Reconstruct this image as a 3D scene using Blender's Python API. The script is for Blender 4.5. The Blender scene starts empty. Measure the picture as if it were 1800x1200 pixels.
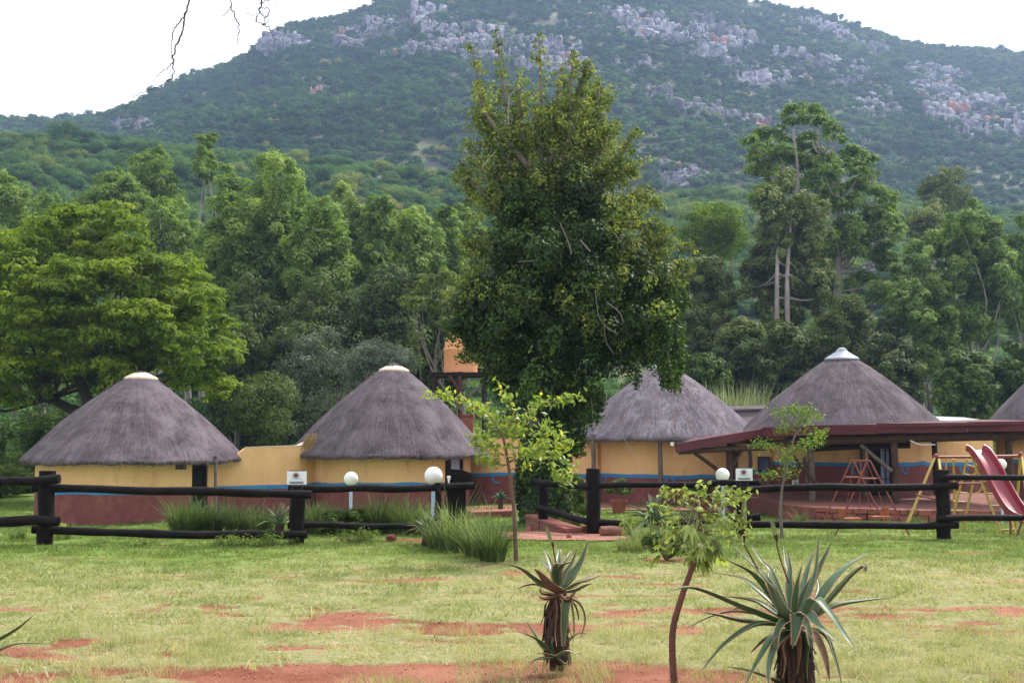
import bpy, math, random
import numpy as np
from math import radians, sin, cos, pi, atan, tan
S = bpy.context.scene
COL = S.collection
# ------------------------------------------------------------ camera, sky, sun, exposure
F = 2000.0; CZ = 1.75; TH = atan(155.0/F)
cam = bpy.data.cameras.new('camera'); camo = bpy.data.objects.new('camera', cam); COL.objects.link(camo)
cam.sensor_width = 36.0; cam.lens = 36.0*F/1800.0; cam.clip_start = 0.1; cam.clip_end = 5000
camo.location = (0, 0, CZ); camo.rotation_euler = (pi/2+TH, 0, 0); S.camera = camo
SUN_EL, SUN_AZ = radians(52), radians(48)          # azimuth from +Y towards +X
w = bpy.data.worlds.new('World'); S.world = w; w.use_nodes = True
nt = w.node_tree; bg = nt.nodes['Background']
sky = nt.nodes.new('ShaderNodeTexSky'); sky.sky_type = 'NISHITA'; sky.sun_disc = False
sky.sun_elevation = SUN_EL; sky.sun_rotation = SUN_AZ
sc = nt.nodes.new('ShaderNodeVectorMath'); sc.operation = 'SCALE'; sc.inputs['Scale'].default_value = 1.0
nt.links.new(sky.outputs[0], sc.inputs[0])
mx = nt.nodes.new('ShaderNodeMix'); mx.data_type = 'RGBA'; mx.inputs['Factor'].default_value = 0.93   # thin bright cloud cover
nt.links.new(sc.outputs[0], mx.inputs['A']); mx.inputs['B'].default_value = (9.0, 9.1, 9.3, 1)
nt.links.new(mx.outputs['Result'], bg.inputs[0]); bg.inputs[1].default_value = 0.105
sl = bpy.data.lights.new('sun', 'SUN'); sl.energy = 4.6; sl.angle = radians(9); sl.color = (1, .95, .86)
so = bpy.data.objects.new('sun', sl); COL.objects.link(so)
from mathutils import Vector, Matrix, Quaternion
sd = Vector((sin(SUN_AZ)*cos(SUN_EL), cos(SUN_AZ)*cos(SUN_EL), sin(SUN_EL)))
so.rotation_euler = sd.to_track_quat('Z', 'Y').to_euler()
S.view_settings.view_transform = 'Standard'; S.view_settings.look = 'None'
S.view_settings.exposure = 0.70; S.view_settings.gamma = 1.0
try:
    S.cycles.max_bounces = 7; S.cycles.diffuse_bounces = 3; S.cycles.volume_bounces = 1; S.cycles.transparent_max_bounces = 6
    S.cycles.use_denoising = True
except Exception: pass
# ------------------------------------------------------------ helpers
rng = np.random.default_rng(7)
def W(px, py, d):
    a = np.array([(px-900)/F, cos(TH)-(600-py)/F*sin(TH), sin(TH)+(600-py)/F*cos(TH)])
    return np.array([0, 0, CZ]) + a*(d/a[1])
def PX(x, y, z):
    f = y*cos(TH)+(z-CZ)*sin(TH); u = -y*sin(TH)+(z-CZ)*cos(TH)
    return 900+F*x/f, 600-F*u/f
def ss(a, b, x):
    t = np.clip((x-a)/(b-a), 0, 1); return t*t*(3-2*t)
_h = np.random.default_rng(99).random((64, 64, 8)).astype(np.float32)
def vnoise(x, y, k=0):
    x = np.asarray(x, float); y = np.asarray(y, float)
    xi = np.floor(x).astype(int); yi = np.floor(y).astype(int); fx = x-xi; fy = y-yi
    fx = fx*fx*(3-2*fx); fy = fy*fy*(3-2*fy)
    g = lambda a, b: _h[a % 64, b % 64, k % 8]
    return (g(xi, yi)*(1-fx)+g(xi+1, yi)*fx)*(1-fy)+(g(xi, yi+1)*(1-fx)+g(xi+1, yi+1)*fx)*fy
def fbm(x, y, o=4, k=0):
    s = 0; a = .5
    for i in range(o):
        s = s+a*vnoise(np.asarray(x)*2**i+17*i, np.asarray(y)*2**i+5*i, k+i); a *= .5
    return s/(1-.5**o)
RX = [-2500, -900, -300, 0, 60, 160, 240, 310, 400, 450, 490, 560, 620, 690, 760, 860, 1000, 1200, 1310, 1420, 1520, 1600, 1700, 1800, 2300, 3500, 5000]
RY = [330, 260, 215, 205, 205, 197, 172, 146, 118, 88, 56, 44, 32, 14, -25, -45, -50, -30, 5, 28, 54, 82, 97, 104, 190, 300, 380]
HX = [-2500, -300, 0, 150, 300, 480, 700, 900, 1200, 1500, 1800, 3500]
HY = [330, 230, 205, 205, 212, 226, 262, 290, 300, 312, 335, 400]
def rowz(row, y): return CZ+y*np.tan(TH+np.arctan((600-row)/F))
def GZ(x, y):
    x = np.asarray(x, float); y = np.asarray(y, float)
    near = -(0.80-0.022*np.clip(x, -14, 3))*ss(17.5, 33, y)-0.35*ss(36, 60, y)
    near = near+0.035*(fbm(x*.45, y*.45, 3, 2)-.5)*ss(3, 8, y)
    yy = np.maximum(y, 1.0); u = 900+F*x/yy
    hz = rowz(np.interp(u, HX, HY), 260.0)-6; rz = rowz(np.interp(u, RX, RY)-18*ss(150, 330, u), 640.0)-4
    base = -1.3
    s1 = np.clip((y-100)/160, 0, 1)**1.12; za = base+(hz-base)*s1
    s2 = np.clip((y-330)/310, 0, 1)
    zb = np.where(rz > hz, hz+(rz-hz)*s2**.97, hz+(rz-hz)*s2)
    z = np.where(y < 260, za, zb)
    z = z-np.clip(y-650, 0, 400)*.35
    z = z+(fbm(x/70, y/70, 4, 1)-.5)*14*ss(110, 260, y)*(1-.75*ss(560, 640, y))+(fbm(x/18, y/18, 3, 3)-.5)*3*ss(110, 160, y)
    return np.where(y < 100, near+(base-(-1.15-.3))*0, z) if False else np.where(y < 100, near*1.0, z+(near-base)*(1-ss(100, 125, y)))
def gp(px, py_or_none, d):           # a point of the ground at picture column px, distance d
    x = (px-900)/F*d; return np.array([x, d, float(GZ(x, d))])
def inpoly(px, py, poly):
    px = np.asarray(px, float); py = np.asarray(py, float); r = np.zeros(px.shape, bool); n = len(poly)
    for i in range(n):
        x1, y1 = poly[i]; x2, y2 = poly[(i+1) % n]
        c = ((y1 > py) != (y2 > py)) & (px < (x2-x1)*(py-y1)/((y2-y1) if y2 != y1 else 1e-9)+x1); r ^= c
    return r
# ------------------------------------------------------------ materials
M = {}
def newmat(name):
    m = bpy.data.materials.new(name); m.use_nodes = True; n = m.node_tree
    return m, n, n.nodes['Principled BSDF'], n.nodes['Material Output']
def N(n, t, **k):
    o = n.nodes.new(t)
    for a, b in k.items():
        if a in o.inputs and not hasattr(type(o), a): o.inputs[a].default_value = b
        else: setattr(o, a, b)
    return o
def c4(c): return (c[0], c[1], c[2], 1)
def mat(name, c1, c2=None, scale=4, rough=.8, bump=0, bscale=None, spec=.3, detail=6, stretch=(1, 1, 1), metal=0, contrast=(.3, .7), stain=None):
    m, n, p, o = newmat(name); M[name] = m
    c2 = c2 or tuple(v*.8 for v in c1)
    tc = n.nodes.new('ShaderNodeTexCoord'); mp = n.nodes.new('ShaderNodeMapping'); mp.inputs['Scale'].default_value = stretch
    n.links.new(tc.outputs['Object'], mp.inputs[0])
    no = n.nodes.new('ShaderNodeTexNoise'); no.inputs['Scale'].default_value = scale; no.inputs['Detail'].default_value = detail; no.inputs['Roughness'].default_value = .65
    n.links.new(mp.outputs[0], no.inputs['Vector'])
    r = n.nodes.new('ShaderNodeValToRGB'); r.color_ramp.elements[0].position = contrast[0]; r.color_ramp.elements[1].position = contrast[1]
    r.color_ramp.elements[0].color = c4(c2); r.color_ramp.elements[1].color = c4(c1)
    n.links.new(no.outputs[0], r.inputs[0]); n.links.new(r.outputs[0], p.inputs['Base Color'])
    p.inputs['Roughness'].default_value = rough; p.inputs['Specular IOR Level'].default_value = spec; p.inputs['Metallic'].default_value = metal
    if stain:
        sc_, ss_, lo, hi = stain; m3 = n.nodes.new('ShaderNodeMapping'); m3.inputs['Scale'].default_value = ss_; n.links.new(tc.outputs['Object'], m3.inputs[0]); n3_ = n.nodes.new('ShaderNodeTexNoise'); n3_.inputs['Scale'].default_value = 1; n3_.inputs['Detail'].default_value = 7; n3_.inputs['Roughness'].default_value = .75; n.links.new(m3.outputs[0], n3_.inputs['Vector'])
        r3 = n.nodes.new('ShaderNodeValToRGB'); r3.color_ramp.elements[0].position = lo; r3.color_ramp.elements[1].position = hi; n.links.new(n3_.outputs[0], r3.inputs[0]); x3 = n.nodes.new('ShaderNodeMix'); x3.data_type = 'RGBA'; n.links.new(r3.outputs[0], x3.inputs['Factor']); n.links.new(r.outputs[0], x3.inputs['A']); x3.inputs['B'].default_value = c4(sc_); n.links.new(x3.outputs['Result'], p.inputs['Base Color'])
    if bump:
        b = n.nodes.new('ShaderNodeBump'); b.inputs['Strength'].default_value = bump; b.inputs['Distance'].default_value = .02
        n2 = n.nodes.new('ShaderNodeTexNoise'); n2.inputs['Scale'].default_value = bscale or scale*4; n2.inputs['Detail'].default_value = 5
        n.links.new(mp.outputs[0], n2.inputs['Vector']); n.links.new(n2.outputs[0], b.inputs['Height']); n.links.new(b.outputs[0], p.inputs['Normal'])
    return m
def leafmat(name, stops, trans=.35, rough=.62, spec=.10, inst=False, tcol=None):
    """leaf colour chosen by the face attribute 'tint' (0..1) through a ramp"""
    m, n, p, o = newmat(name); M[name] = m
    a = n.nodes.new('ShaderNodeAttribute'); a.attribute_name = 'tint'
    src = a.outputs['Fac']
    if inst:
        b = n.nodes.new('ShaderNodeAttribute'); b.attribute_type = 'INSTANCER'; b.attribute_name = 'itint'
        ma = n.nodes.new('ShaderNodeMath'); ma.operation = 'MULTIPLY_ADD'; ma.inputs[1].default_value = .3; n.links.new(src, ma.inputs[0])
        mb = n.nodes.new('ShaderNodeMath'); mb.operation = 'MULTIPLY_ADD'; mb.inputs[1].default_value = .85; mb.inputs[2].default_value = -.08; n.links.new(b.outputs['Fac'], mb.inputs[0])
        n.links.new(mb.outputs[0], ma.inputs[2]); src = ma.outputs[0]
    r = n.nodes.new('ShaderNodeValToRGB'); e = r.color_ramp.elements
    for i, (q, c) in enumerate(stops):
        x = e[i] if i < 2 else e.new(q)
        x.position = q; x.color = c4(c)
    n.links.new(src, r.inputs[0]); n.links.new(r.outputs[0], p.inputs['Base Color'])
    p.inputs['Roughness'].default_value = rough; p.inputs['Specular IOR Level'].default_value = spec
    t = n.nodes.new('ShaderNodeBsdfTranslucent'); mm = n.nodes.new('ShaderNodeMix'); mm.data_type = 'RGBA'; mm.blend_type = 'MULTIPLY'
    mm.inputs['Factor'].default_value = 1; mm.inputs['B'].default_value = c4(tcol or (1.3, 1.35, .6)); n.links.new(r.outputs[0], mm.inputs['A'])
    n.links.new(mm.outputs['Result'], t.inputs[0])
    ms = n.nodes.new('ShaderNodeMixShader'); ms.inputs[0].default_value = trans
    n.links.new(p.outputs[0], ms.inputs[1]); n.links.new(t.outputs[0], ms.inputs[2]); n.links.new(ms.outputs[0], o.inputs[0])
    return m
# ------------------------------------------------------------ mesh building
ORG = {}
def link(name, me, parent=None, mats=()):
    o = bpy.data.objects.new(name, me); COL.objects.link(o)
    for m in mats: me.materials.append(m)
    if parent is not None: o.parent = parent; ORG[o.name] = ORG.get(parent.name, np.zeros(3))
    else: ORG[o.name] = np.zeros(3)
    return o
def raw_mesh(name, V, faces, nv, tint=None, smooth=False, mi=None):
    """V (n,3); faces (m,nv) int array of equal-size polygons"""
    me = bpy.data.meshes.new(name); V = np.asarray(V, np.float32); faces = np.asarray(faces, np.int32)
    me.vertices.add(len(V)); me.vertices.foreach_set('co', V.ravel())
    me.loops.add(faces.size); me.loops.foreach_set('vertex_index', faces.ravel())
    me.polygons.add(len(faces)); me.polygons.foreach_set('loop_start', np.arange(0, faces.size, nv, dtype=np.int32))
    if mi is not None: me.polygons.foreach_set('material_index', np.asarray(mi, np.int32))
    me.update(calc_edges=True)
    if smooth: me.polygons.foreach_set('use_smooth', np.ones(len(faces), bool))
    if tint is not None:
        a = me.attributes.new('tint', 'FLOAT', 'FACE'); a.data.foreach_set('value', np.asarray(tint, np.float32))
    return me
class MB:
    def __init__(s): s.v = []; s.f = []; s.t = []; s.uv = None
    def add(s, V, Fs, t=.5):
        b = len(s.v); s.v += [tuple(map(float, q)) for q in V]; s.f += [tuple(b+i for i in f) for f in Fs]; s.t += [t]*len(Fs); return s
    def box(s, c, size, rot=0, tilt=0, t=.5, M3=None):
        x, y, z = [q/2 for q in size]
        P = [(-x, -y, -z), (x, -y, -z), (x, y, -z), (-x, y, -z), (-x, -y, z), (x, -y, z), (x, y, z), (-x, y, z)]
        R = M3 if M3 is not None else (Matrix.Rotation(rot, 3, 'Z') @ Matrix.Rotation(tilt, 3, 'Y'))
        P = [np.array(R @ Vector(p))+np.asarray(c, float) for p in P]
        return s.add(P, [(0, 3, 2, 1), (4, 5, 6, 7), (0, 1, 5, 4), (1, 2, 6, 5), (2, 3, 7, 6), (3, 0, 4, 7)], t)
    def beam(s, a, b, wx, wz, t=.5):
        a = Vector(a); b = Vector(b); d = b-a; q = d.to_track_quat('X', 'Z').to_matrix()
        return s.box((a+b)/2, (d.length, wx, wz), M3=q, t=t)
    def tube(s, pts, rad, seg=8, cap=True, t=.5):
        P = [Vector(p) for p in pts]; n = len(P); rr = rad if hasattr(rad, '__len__') else [rad]*n
        V = []; up = None
        for i in range(n):
            d = (P[min(i+1, n-1)]-P[max(i-1, 0)])
            d = d.normalized() if d.length > 1e-9 else Vector((0, 0, 1))
            if up is None: up = Vector((0, 0, 1)) if abs(d.z) < .9 else Vector((1, 0, 0))
            a = d.cross(up).normalized(); b = a.cross(d).normalized(); up = b
            for k in range(seg):
                an = 2*pi*k/seg; V.append(P[i]+(a*cos(an)+b*sin(an))*rr[i])
        Fs = [(i*seg+k, i*seg+(k+1) % seg, (i+1)*seg+(k+1) % seg, (i+1)*seg+k) for i in range(n-1) for k in range(seg)]
        if cap: Fs += [tuple(range(seg))[::-1], tuple((n-1)*seg+k for k in range(seg))]
        return s.add(V, Fs, t)
    def lathe(s, c, prof, seg=48, a0=0, a1=2*pi, close=True, t=.5):
        full = abs(a1-a0-2*pi) < 1e-6; m = seg if full else seg+1
        V = [(c[0]+r*cos(a0+(a1-a0)*k/seg), c[1]+r*sin(a0+(a1-a0)*k/seg), c[2]+z) for r, z in prof for k in range(m)]
        Fs = []
        for i in range(len(prof)-1):
            for k in range(seg):
                k2 = (k+1) % m if full else k+1
                Fs.append((i*m+k, i*m+k2, (i+1)*m+k2, (i+1)*m+k))
        return s.add(V, Fs, t)
    def ball(s, c, r, seg=24, rings=14, sc=(1, 1, 1), t=.5):
        V = []; Fs = []
        for i in range(rings+1):
            ph = pi*i/rings
            for k in range(seg):
                a = 2*pi*k/seg; V.append((c[0]+sc[0]*r*sin(ph)*cos(a), c[1]+sc[1]*r*sin(ph)*sin(a), c[2]+sc[2]*r*cos(ph)))
        for i in range(rings):
            for k in range(seg): Fs.append((i*seg+k, (i+1)*seg+k, (i+1)*seg+(k+1) % seg, i*seg+(k+1) % seg))
        return s.add(V, Fs, t)
    def build(s, name, m, parent=None, smooth=False):
        org = ORG.get(parent.name, np.zeros(3)) if parent is not None else np.zeros(3)
        me = bpy.data.meshes.new(name); me.from_pydata([tuple(np.asarray(v)-org) for v in s.v], [], s.f); me.update()
        if smooth: me.polygons.foreach_set('use_smooth', np.ones(len(me.polygons), bool)); me.set_sharp_from_angle(angle=radians(40))
        a = me.attributes.new('tint', 'FLOAT', 'FACE'); a.data.foreach_set('value', np.asarray(s.t, np.float32))
        return link(name, me, parent, m if isinstance(m, (list, tuple)) else [m])
def tag(o, label=None, cat=None, group=None, kind=None):
    if label: o['label'] = label
    if cat: o['category'] = cat
    if group: o['group'] = group
    if kind: o['kind'] = kind
    return o
def thing(name, label, cat, loc=(0, 0, 0), group=None):
    o = bpy.data.objects.new(name, None); COL.objects.link(o); o.location = tuple(map(float, loc)); o.empty_display_size = .1
    ORG[o.name] = np.asarray(loc, float); tag(o, label, cat, group); return o
def structure(o): o['kind'] = 'structure'; return o
# leaf clouds ---------------------------------------------------
def unit(v): return v/np.maximum(np.linalg.norm(v, axis=-1, keepdims=True), 1e-9)
def rdir(n, R=rng): return unit(R.normal(size=(n, 3)))
def leaves(c, nrm, L, Wd, droop=0., R=rng, fold=.15):
    """one folded four-cornered leaf per centre"""
    n = len(c); u = unit(np.cross(nrm, rdir(n, R))); u[:, 2] -= droop; u = unit(u); v = unit(np.cross(nrm, u)); nn = np.cross(u, v)
    L = np.broadcast_to(np.asarray(L, float), (n,))[:, None]; Wd = np.broadcast_to(np.asarray(Wd, float), (n,))[:, None]
    V = np.empty((n, 4, 3)); V[:, 0] = c-u*L*.5; V[:, 1] = c+v*Wd*.5+nn*Wd*fold-u*L*.08; V[:, 2] = c+u*L*.5; V[:, 3] = c-v*Wd*.5+nn*Wd*fold-u*L*.08
    return V.reshape(-1, 3), np.arange(n*4).reshape(n, 4)
def clump_pts(c, r, nsub, nleaf, R=rng, up=.35, sub=.42, tvar=.3):
    """points on the shells of small tufts that sit on the shell of a clump; returns centres, normals, tint"""
    c = np.asarray(c, float); r = np.broadcast_to(np.asarray(r, float), (3,))
    d = rdir(nsub, R); d[:, 2] += up; d = unit(d); sc_ = c+d*r*R.uniform(.45, 1.0, (nsub, 1))
    sr = r*sub*R.uniform(.7, 1.25, (nsub, 1)); st = R.uniform(-tvar, tvar, nsub)*.5
    k = R.integers(0, nsub, nleaf); e = rdir(nleaf, R); e[:, 2] += up*.6; e = unit(e)
    p = sc_[k]+e*sr[k]*R.uniform(.55, 1.1, (nleaf, 1))
    nrm = unit(e*.8+d[k]*.5+rdir(nleaf, R)*.55+np.array([0, 0, .3]))
    t = .5+st[k]+R.normal(0, .12, nleaf); return p, nrm, np.clip(t, 0, 1)
def leafpart(name, P, Nn, T, L, Wd, m, parent, droop=0., R=rng):
    org = ORG.get(parent.name, np.zeros(3)) if parent is not None else np.zeros(3)
    V, Fq = leaves(P-org, Nn, L, Wd, droop, R); me = raw_mesh(name, V, Fq, 4, T); return link(name, me, parent, [m])
def bez(p0, p1, p2, n=8):
    p0, p1, p2 = map(lambda q: np.asarray(q, float), (p0, p1, p2)); t = np.linspace(0, 1, n)[:, None]
    return (1-t)**2*p0+2*t*(1-t)*p1+t*t*p2
def crom(pts, n=6):
    P = [np.asarray(p, float) for p in pts]; P = [2*P[0]-P[1]]+P+[2*P[-1]-P[-2]]; out = []
    for i in range(1, len(P)-2):
        for t in np.linspace(0, 1, n, endpoint=False):
            a, b, c, d = P[i-1:i+3]; out.append(.5*((2*b)+(-a+c)*t+(2*a-5*b+4*c-d)*t*t+(-a+3*b-3*c+d)*t**3))
    out.append(P[-2]); return np.array(out)
def scatter(name, protos, P, rot, scl, pick, itint, label=None, cat=None, kind='stuff'):
    """one object: its points carry the proto meshes (countless small plants or stones)"""
    me = bpy.data.meshes.new(name); me.vertices.add(len(P)); me.vertices.foreach_set('co', np.asarray(P, np.float32).ravel())
    for nm, ty, arr, key in (('rot', 'FLOAT_VECTOR', rot, 'vector'), ('scl', 'FLOAT_VECTOR', scl, 'vector'), ('pick', 'INT', pick, 'value'), ('itint', 'FLOAT', itint, 'value')):
        a = me.attributes.new(nm, ty, 'POINT'); a.data.foreach_set(key, np.asarray(arr, np.int32 if ty == 'INT' else np.float32).ravel())
    o = bpy.data.objects.new(name, me); COL.objects.link(o)
    g = bpy.data.node_groups.new(name, 'GeometryNodeTree')
    g.interface.new_socket(name='Geometry', in_out='INPUT', socket_type='NodeSocketGeometry')
    g.interface.new_socket(name='Geometry', in_out='OUTPUT', socket_type='NodeSocketGeometry')
    gi = g.nodes.new('NodeGroupInput'); go = g.nodes.new('NodeGroupOutput')
    io = g.nodes.new('GeometryNodeInstanceOnPoints'); jn = g.nodes.new('GeometryNodeJoinGeometry')
    for p in protos:
        oi = g.nodes.new('GeometryNodeObjectInfo'); oi.inputs['Object'].default_value = p; oi.inputs['As Instance'].default_value = True
        g.links.new(oi.outputs['Geometry'], jn.inputs[0])
    g.links.new(jn.outputs[0], io.inputs['Instance']); g.links.new(gi.outputs[0], io.inputs['Points']); io.inputs['Pick Instance'].default_value = True
    def na(nm, dt):
        q = g.nodes.new('GeometryNodeInputNamedAttribute'); q.data_type = dt; q.inputs['Name'].default_value = nm; return q.outputs['Attribute']
    g.links.new(na('pick', 'INT'), io.inputs['Instance Index']); g.links.new(na('scl', 'FLOAT_VECTOR'), io.inputs['Scale'])
    er = g.nodes.new('FunctionNodeEulerToRotation'); g.links.new(na('rot', 'FLOAT_VECTOR'), er.inputs[0]); g.links.new(er.outputs[0], io.inputs['Rotation'])
    g.links.new(io.outputs[0], go.inputs[0])
    md = o.modifiers.new('scatter', 'NODES'); md.node_group = g
    for p in protos:
        for m in p.data.materials:
            if m.name not in [q.name for q in me.materials if q]: me.materials.append(m)
    return tag(o, label, cat, kind=kind)
def proto(name, me, m):
    me.materials.append(m); return bpy.data.objects.new(name, me)
# ------------------------------------------------------------ colours
mat('yellow_plaster', (.80, .50, .25), (.64, .37, .17), scale=1.1, rough=.9, bump=.35, bscale=7, contrast=(.2, .8), stain=((.40, .21, .10), (2.6, 2.6, .7), .53, .80))
mat('maroon_plaster', (.20, .062, .060), (.145, .042, .040), scale=2.5, rough=.85, bump=.4, bscale=7, stain=((.30, .13, .10), (2.2, 2.2, 1.2), .50, .80))
mat('blue_paint', (.035, .22, .47), (.025, .17, .38), scale=8, rough=.7)
mat('tarred_pole', (.015, .0085, .0085), (.0025, .0016, .0018), contrast=(.42, .78), scale=5, rough=.7, bump=.8, bscale=22, spec=.16, stretch=(1, 1, 1))
mat('brown_pole', (.085, .045, .03), (.035, .018, .012), scale=6, rough=.8, bump=.5, bscale=20)
mat('grey_pole', (.17, .14, .12), (.07, .05, .045), scale=7, rough=.85, bump=.5, bscale=20)
mat('dark_timber', (.03, .014, .012), (.012, .006, .006), scale=6, rough=.7, bump=.4)
mat('maroon_sheet', (.105, .015, .022), (.06, .009, .014), scale=1.2, rough=.5, spec=.3)
mat('cement', (.62, .52, .42), (.45, .36, .28), scale=9, rough=.9, bump=.4)
mat('grey_metal', (.33, .36, .42), (.25, .27, .32), scale=5, rough=.45, spec=.5)
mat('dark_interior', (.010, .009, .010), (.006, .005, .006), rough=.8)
mat('curtain', (.42, .47, .66), (.33, .37, .55), scale=10, rough=.9, stretch=(6, 6, .4))
mat('white_glass', (.80, .80, .78), (.78, .78, .76), rough=.25, spec=.5)
mat('pale_blue_paint', (.42, .55, .72), (.35, .48, .65), rough=.5)
mat('white_board', (.72, .74, .78), (.66, .68, .72), rough=.5)
mat('sign_ink', (.035, .04, .09), (.03, .03, .07), rough=.6)
mat('sign_orange', (.42, .14, .06), (.25, .09, .06), scale=30, rough=.6)
mat('sign_blue', (.25, .50, .72), (.2, .42, .66), rough=.6)
mat('red_paint', (.25, .060, .052), (.17, .042, .038), scale=6, rough=.5)
mat('pink_slide', (.27, .035, .058), (.20, .028, .045), scale=3, rough=.32, spec=.5)
mat('yellow_paint', (.50, .36, .08), (.36, .25, .06), scale=8, rough=.5)
mat('seat_wood', (.34, .11, .04), (.24, .075, .03), scale=8, rough=.7)
mat('red_brick', (.30, .105, .075), (.17, .06, .05), scale=9, rough=.9, bump=.7, bscale=30)
mat('mortar_wall', (.24, .095, .075), (.12, .05, .045), scale=5, rough=.9, bump=.8, bscale=14)
mat('tank_plastic', (.72, .33, .15), (.66, .29, .13), scale=2, rough=.5)
mat('bark_grey', (.20, .17, .15), (.09, .07, .06), scale=5, rough=.9, bump=.6, bscale=16, stretch=(1, 1, .35))
mat('bark_dark', (.05, .037, .03), (.022, .016, .013), scale=5, rough=.9, bump=.6, bscale=16, stretch=(1, 1, .35))
mat('bark_pale', (.30, .27, .26), (.17, .145, .135), scale=3, rough=.85, bump=.3, stretch=(1, 1, .25))
mat('bark_reddish', (.17, .075, .055), (.08, .04, .03), scale=30, rough=.85, bump=.8, bscale=80)
mat('bark_young', (.16, .10, .07), (.09, .055, .04), scale=30, rough=.85, bump=.6, bscale=80)
mat('dead_leaf', (.075, .040, .024), (.018, .011, .009), scale=14, rough=.9, bump=.6, bscale=40)
mat('log_wood', (.24, .12, .085), (.13, .06, .045), scale=9, rough=.85, bump=.6)
mat('terracotta', (.28, .085, .05), (.2, .06, .04), rough=.85)
mat('corrugated', (.62, .64, .66), (.5, .5, .5), rough=.5)
mat('aloe_skin', (.055, .115, .045), (.022, .056, .022), scale=7, rough=.45, spec=.4, bump=.1, stretch=(1, 1, 1))
mat('aloe_pale', (.105, .175, .10), (.052, .10, .055), scale=7, rough=.5, spec=.35)
mat('aloe_brown', (.15, .085, .05), (.06, .04, .022), scale=14, rough=.85, bump=.4)
mat('aloe_teeth', (.50, .36, .22), (.34, .2, .12), rough=.6)
mat('bud_green', (.25, .30, .13), (.16, .2, .08), scale=60, rough=.6, bump=.6, bscale=150)
mat('bud_brown', (.14, .05, .03), (.05, .02, .015), scale=50, rough=.8, bump=.8, bscale=120)
def thatch_mat(name, c1, c2, c3):
    m, n, p, o = newmat(name); M[name] = m; L = n.links.new
    uv = n.nodes.new('ShaderNodeUVMap'); mp = N(n, 'ShaderNodeMapping'); mp.inputs['Scale'].default_value = (1, .06, 1); L(uv.outputs[0], mp.inputs[0])
    a = N(n, 'ShaderNodeTexNoise'); a.inputs['Scale'].default_value = 9; a.inputs['Detail'].default_value = 8; a.inputs['Roughness'].default_value = .7; L(mp.outputs[0], a.inputs['Vector'])
    b = N(n, 'ShaderNodeTexNoise'); b.inputs['Scale'].default_value = 1.4; b.inputs['Detail'].default_value = 8; b.inputs['Roughness'].default_value = .7
    tc = n.nodes.new('ShaderNodeTexCoord'); L(tc.outputs['Object'], b.inputs['Vector'])
    f = N(n, 'ShaderNodeTexNoise'); f.inputs['Scale'].default_value = 26; f.inputs['Detail'].default_value = 4; L(tc.outputs['Object'], f.inputs['Vector'])
    mp2 = N(n, 'ShaderNodeMapping'); mp2.inputs['Scale'].default_value = (1.3, .22, 1); L(uv.outputs[0], mp2.inputs[0])
    s = N(n, 'ShaderNodeTexNoise'); s.inputs['Scale'].default_value = 2.6; s.inputs['Detail'].default_value = 6; L(mp2.outputs[0], s.inputs['Vector'])
    m1 = N(n, 'ShaderNodeMath', operation='MULTIPLY_ADD'); m1.inputs[1].default_value = .5; L(a.outputs[0], m1.inputs[0])
    m2 = N(n, 'ShaderNodeMath', operation='MULTIPLY_ADD'); m2.inputs[1].default_value = .85; m2.inputs[2].default_value = -.30; L(b.outputs[0], m2.inputs[0])
    m3 = N(n, 'ShaderNodeMath', operation='MULTIPLY_ADD'); m3.inputs[1].default_value = .3; L(f.outputs[0], m3.inputs[0]); L(m2.outputs[0], m3.inputs[2]); L(m3.outputs[0], m1.inputs[2])
    r = n.nodes.new('ShaderNodeValToRGB'); e = r.color_ramp.elements; e[0].position = .35; e[0].color = c4(c2); e[1].position = .63; e[1].color = c4(c1)
    L(m1.outputs[0], r.inputs[0])
    q = n.nodes.new('ShaderNodeValToRGB'); q.color_ramp.elements[0].position = .56; q.color_ramp.elements[1].position = .68; L(s.outputs[0], q.inputs[0])
    x = N(n, 'ShaderNodeMix', data_type='RGBA'); L(q.outputs[0], x.inputs['Factor']); L(r.outputs[0], x.inputs['A']); x.inputs['B'].default_value = c4(c3)
    L(x.outputs['Result'], p.inputs['Base Color']); p.inputs['Roughness'].default_value = .95; p.inputs['Specular IOR Level'].default_value = .12
    bp = N(n, 'ShaderNodeBump'); bp.inputs['Strength'].default_value = .8; bp.inputs['Distance'].default_value = .05; L(m1.outputs[0], bp.inputs['Height']); L(bp.outputs[0], p.inputs['Normal'])
thatch_mat('thatch', (.142, .118, .138), (.038, .029, .035), (.085, .058, .058))
thatch_mat('thatch_light', (.20, .18, .215), (.075, .062, .075), (.15, .105, .095))
mat('straw', (.46, .32, .17), (.28, .18, .09), scale=20, rough=.9)
mat('old_straw', (.15, .125, .138), (.06, .045, .05), scale=9, rough=.95)
# leaf materials
G1 = leafmat('leaf_bright', [(0, (.050, .095, .010)), (1, (.26, .32, .035)), (.5, (.12, .19, .018))], .42)
G2 = leafmat('leaf_gum', [(0, (.040, .068, .016)), (1, (.36, .44, .12)), (.5, (.145, .235, .055))], .38)
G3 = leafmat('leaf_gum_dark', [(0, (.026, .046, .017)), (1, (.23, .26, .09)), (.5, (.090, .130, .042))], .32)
G4 = leafmat('leaf_silver', [(0, (.05, .065, .045)), (1, (.25, .27, .22)), (.5, (.115, .14, .105))], .2)
G5 = leafmat('leaf_olive', [(0, (.040, .070, .020)), (1, (.38, .39, .10)), (.5, (.110, .155, .042))], .40)
G6 = leafmat('leaf_ivy', [(0, (.010, .024, .008)), (1, (.11, .19, .028)), (.5, (.028, .058, .014))], .26, rough=.55, spec=.2)
G7 = leafmat('leaf_young', [(0, (.09, .15, .035)), (1, (.62, .52, .05)), (.55, (.22, .30, .06)), (.8, (.36, .42, .08))], .45, rough=.4, spec=.4)
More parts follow.
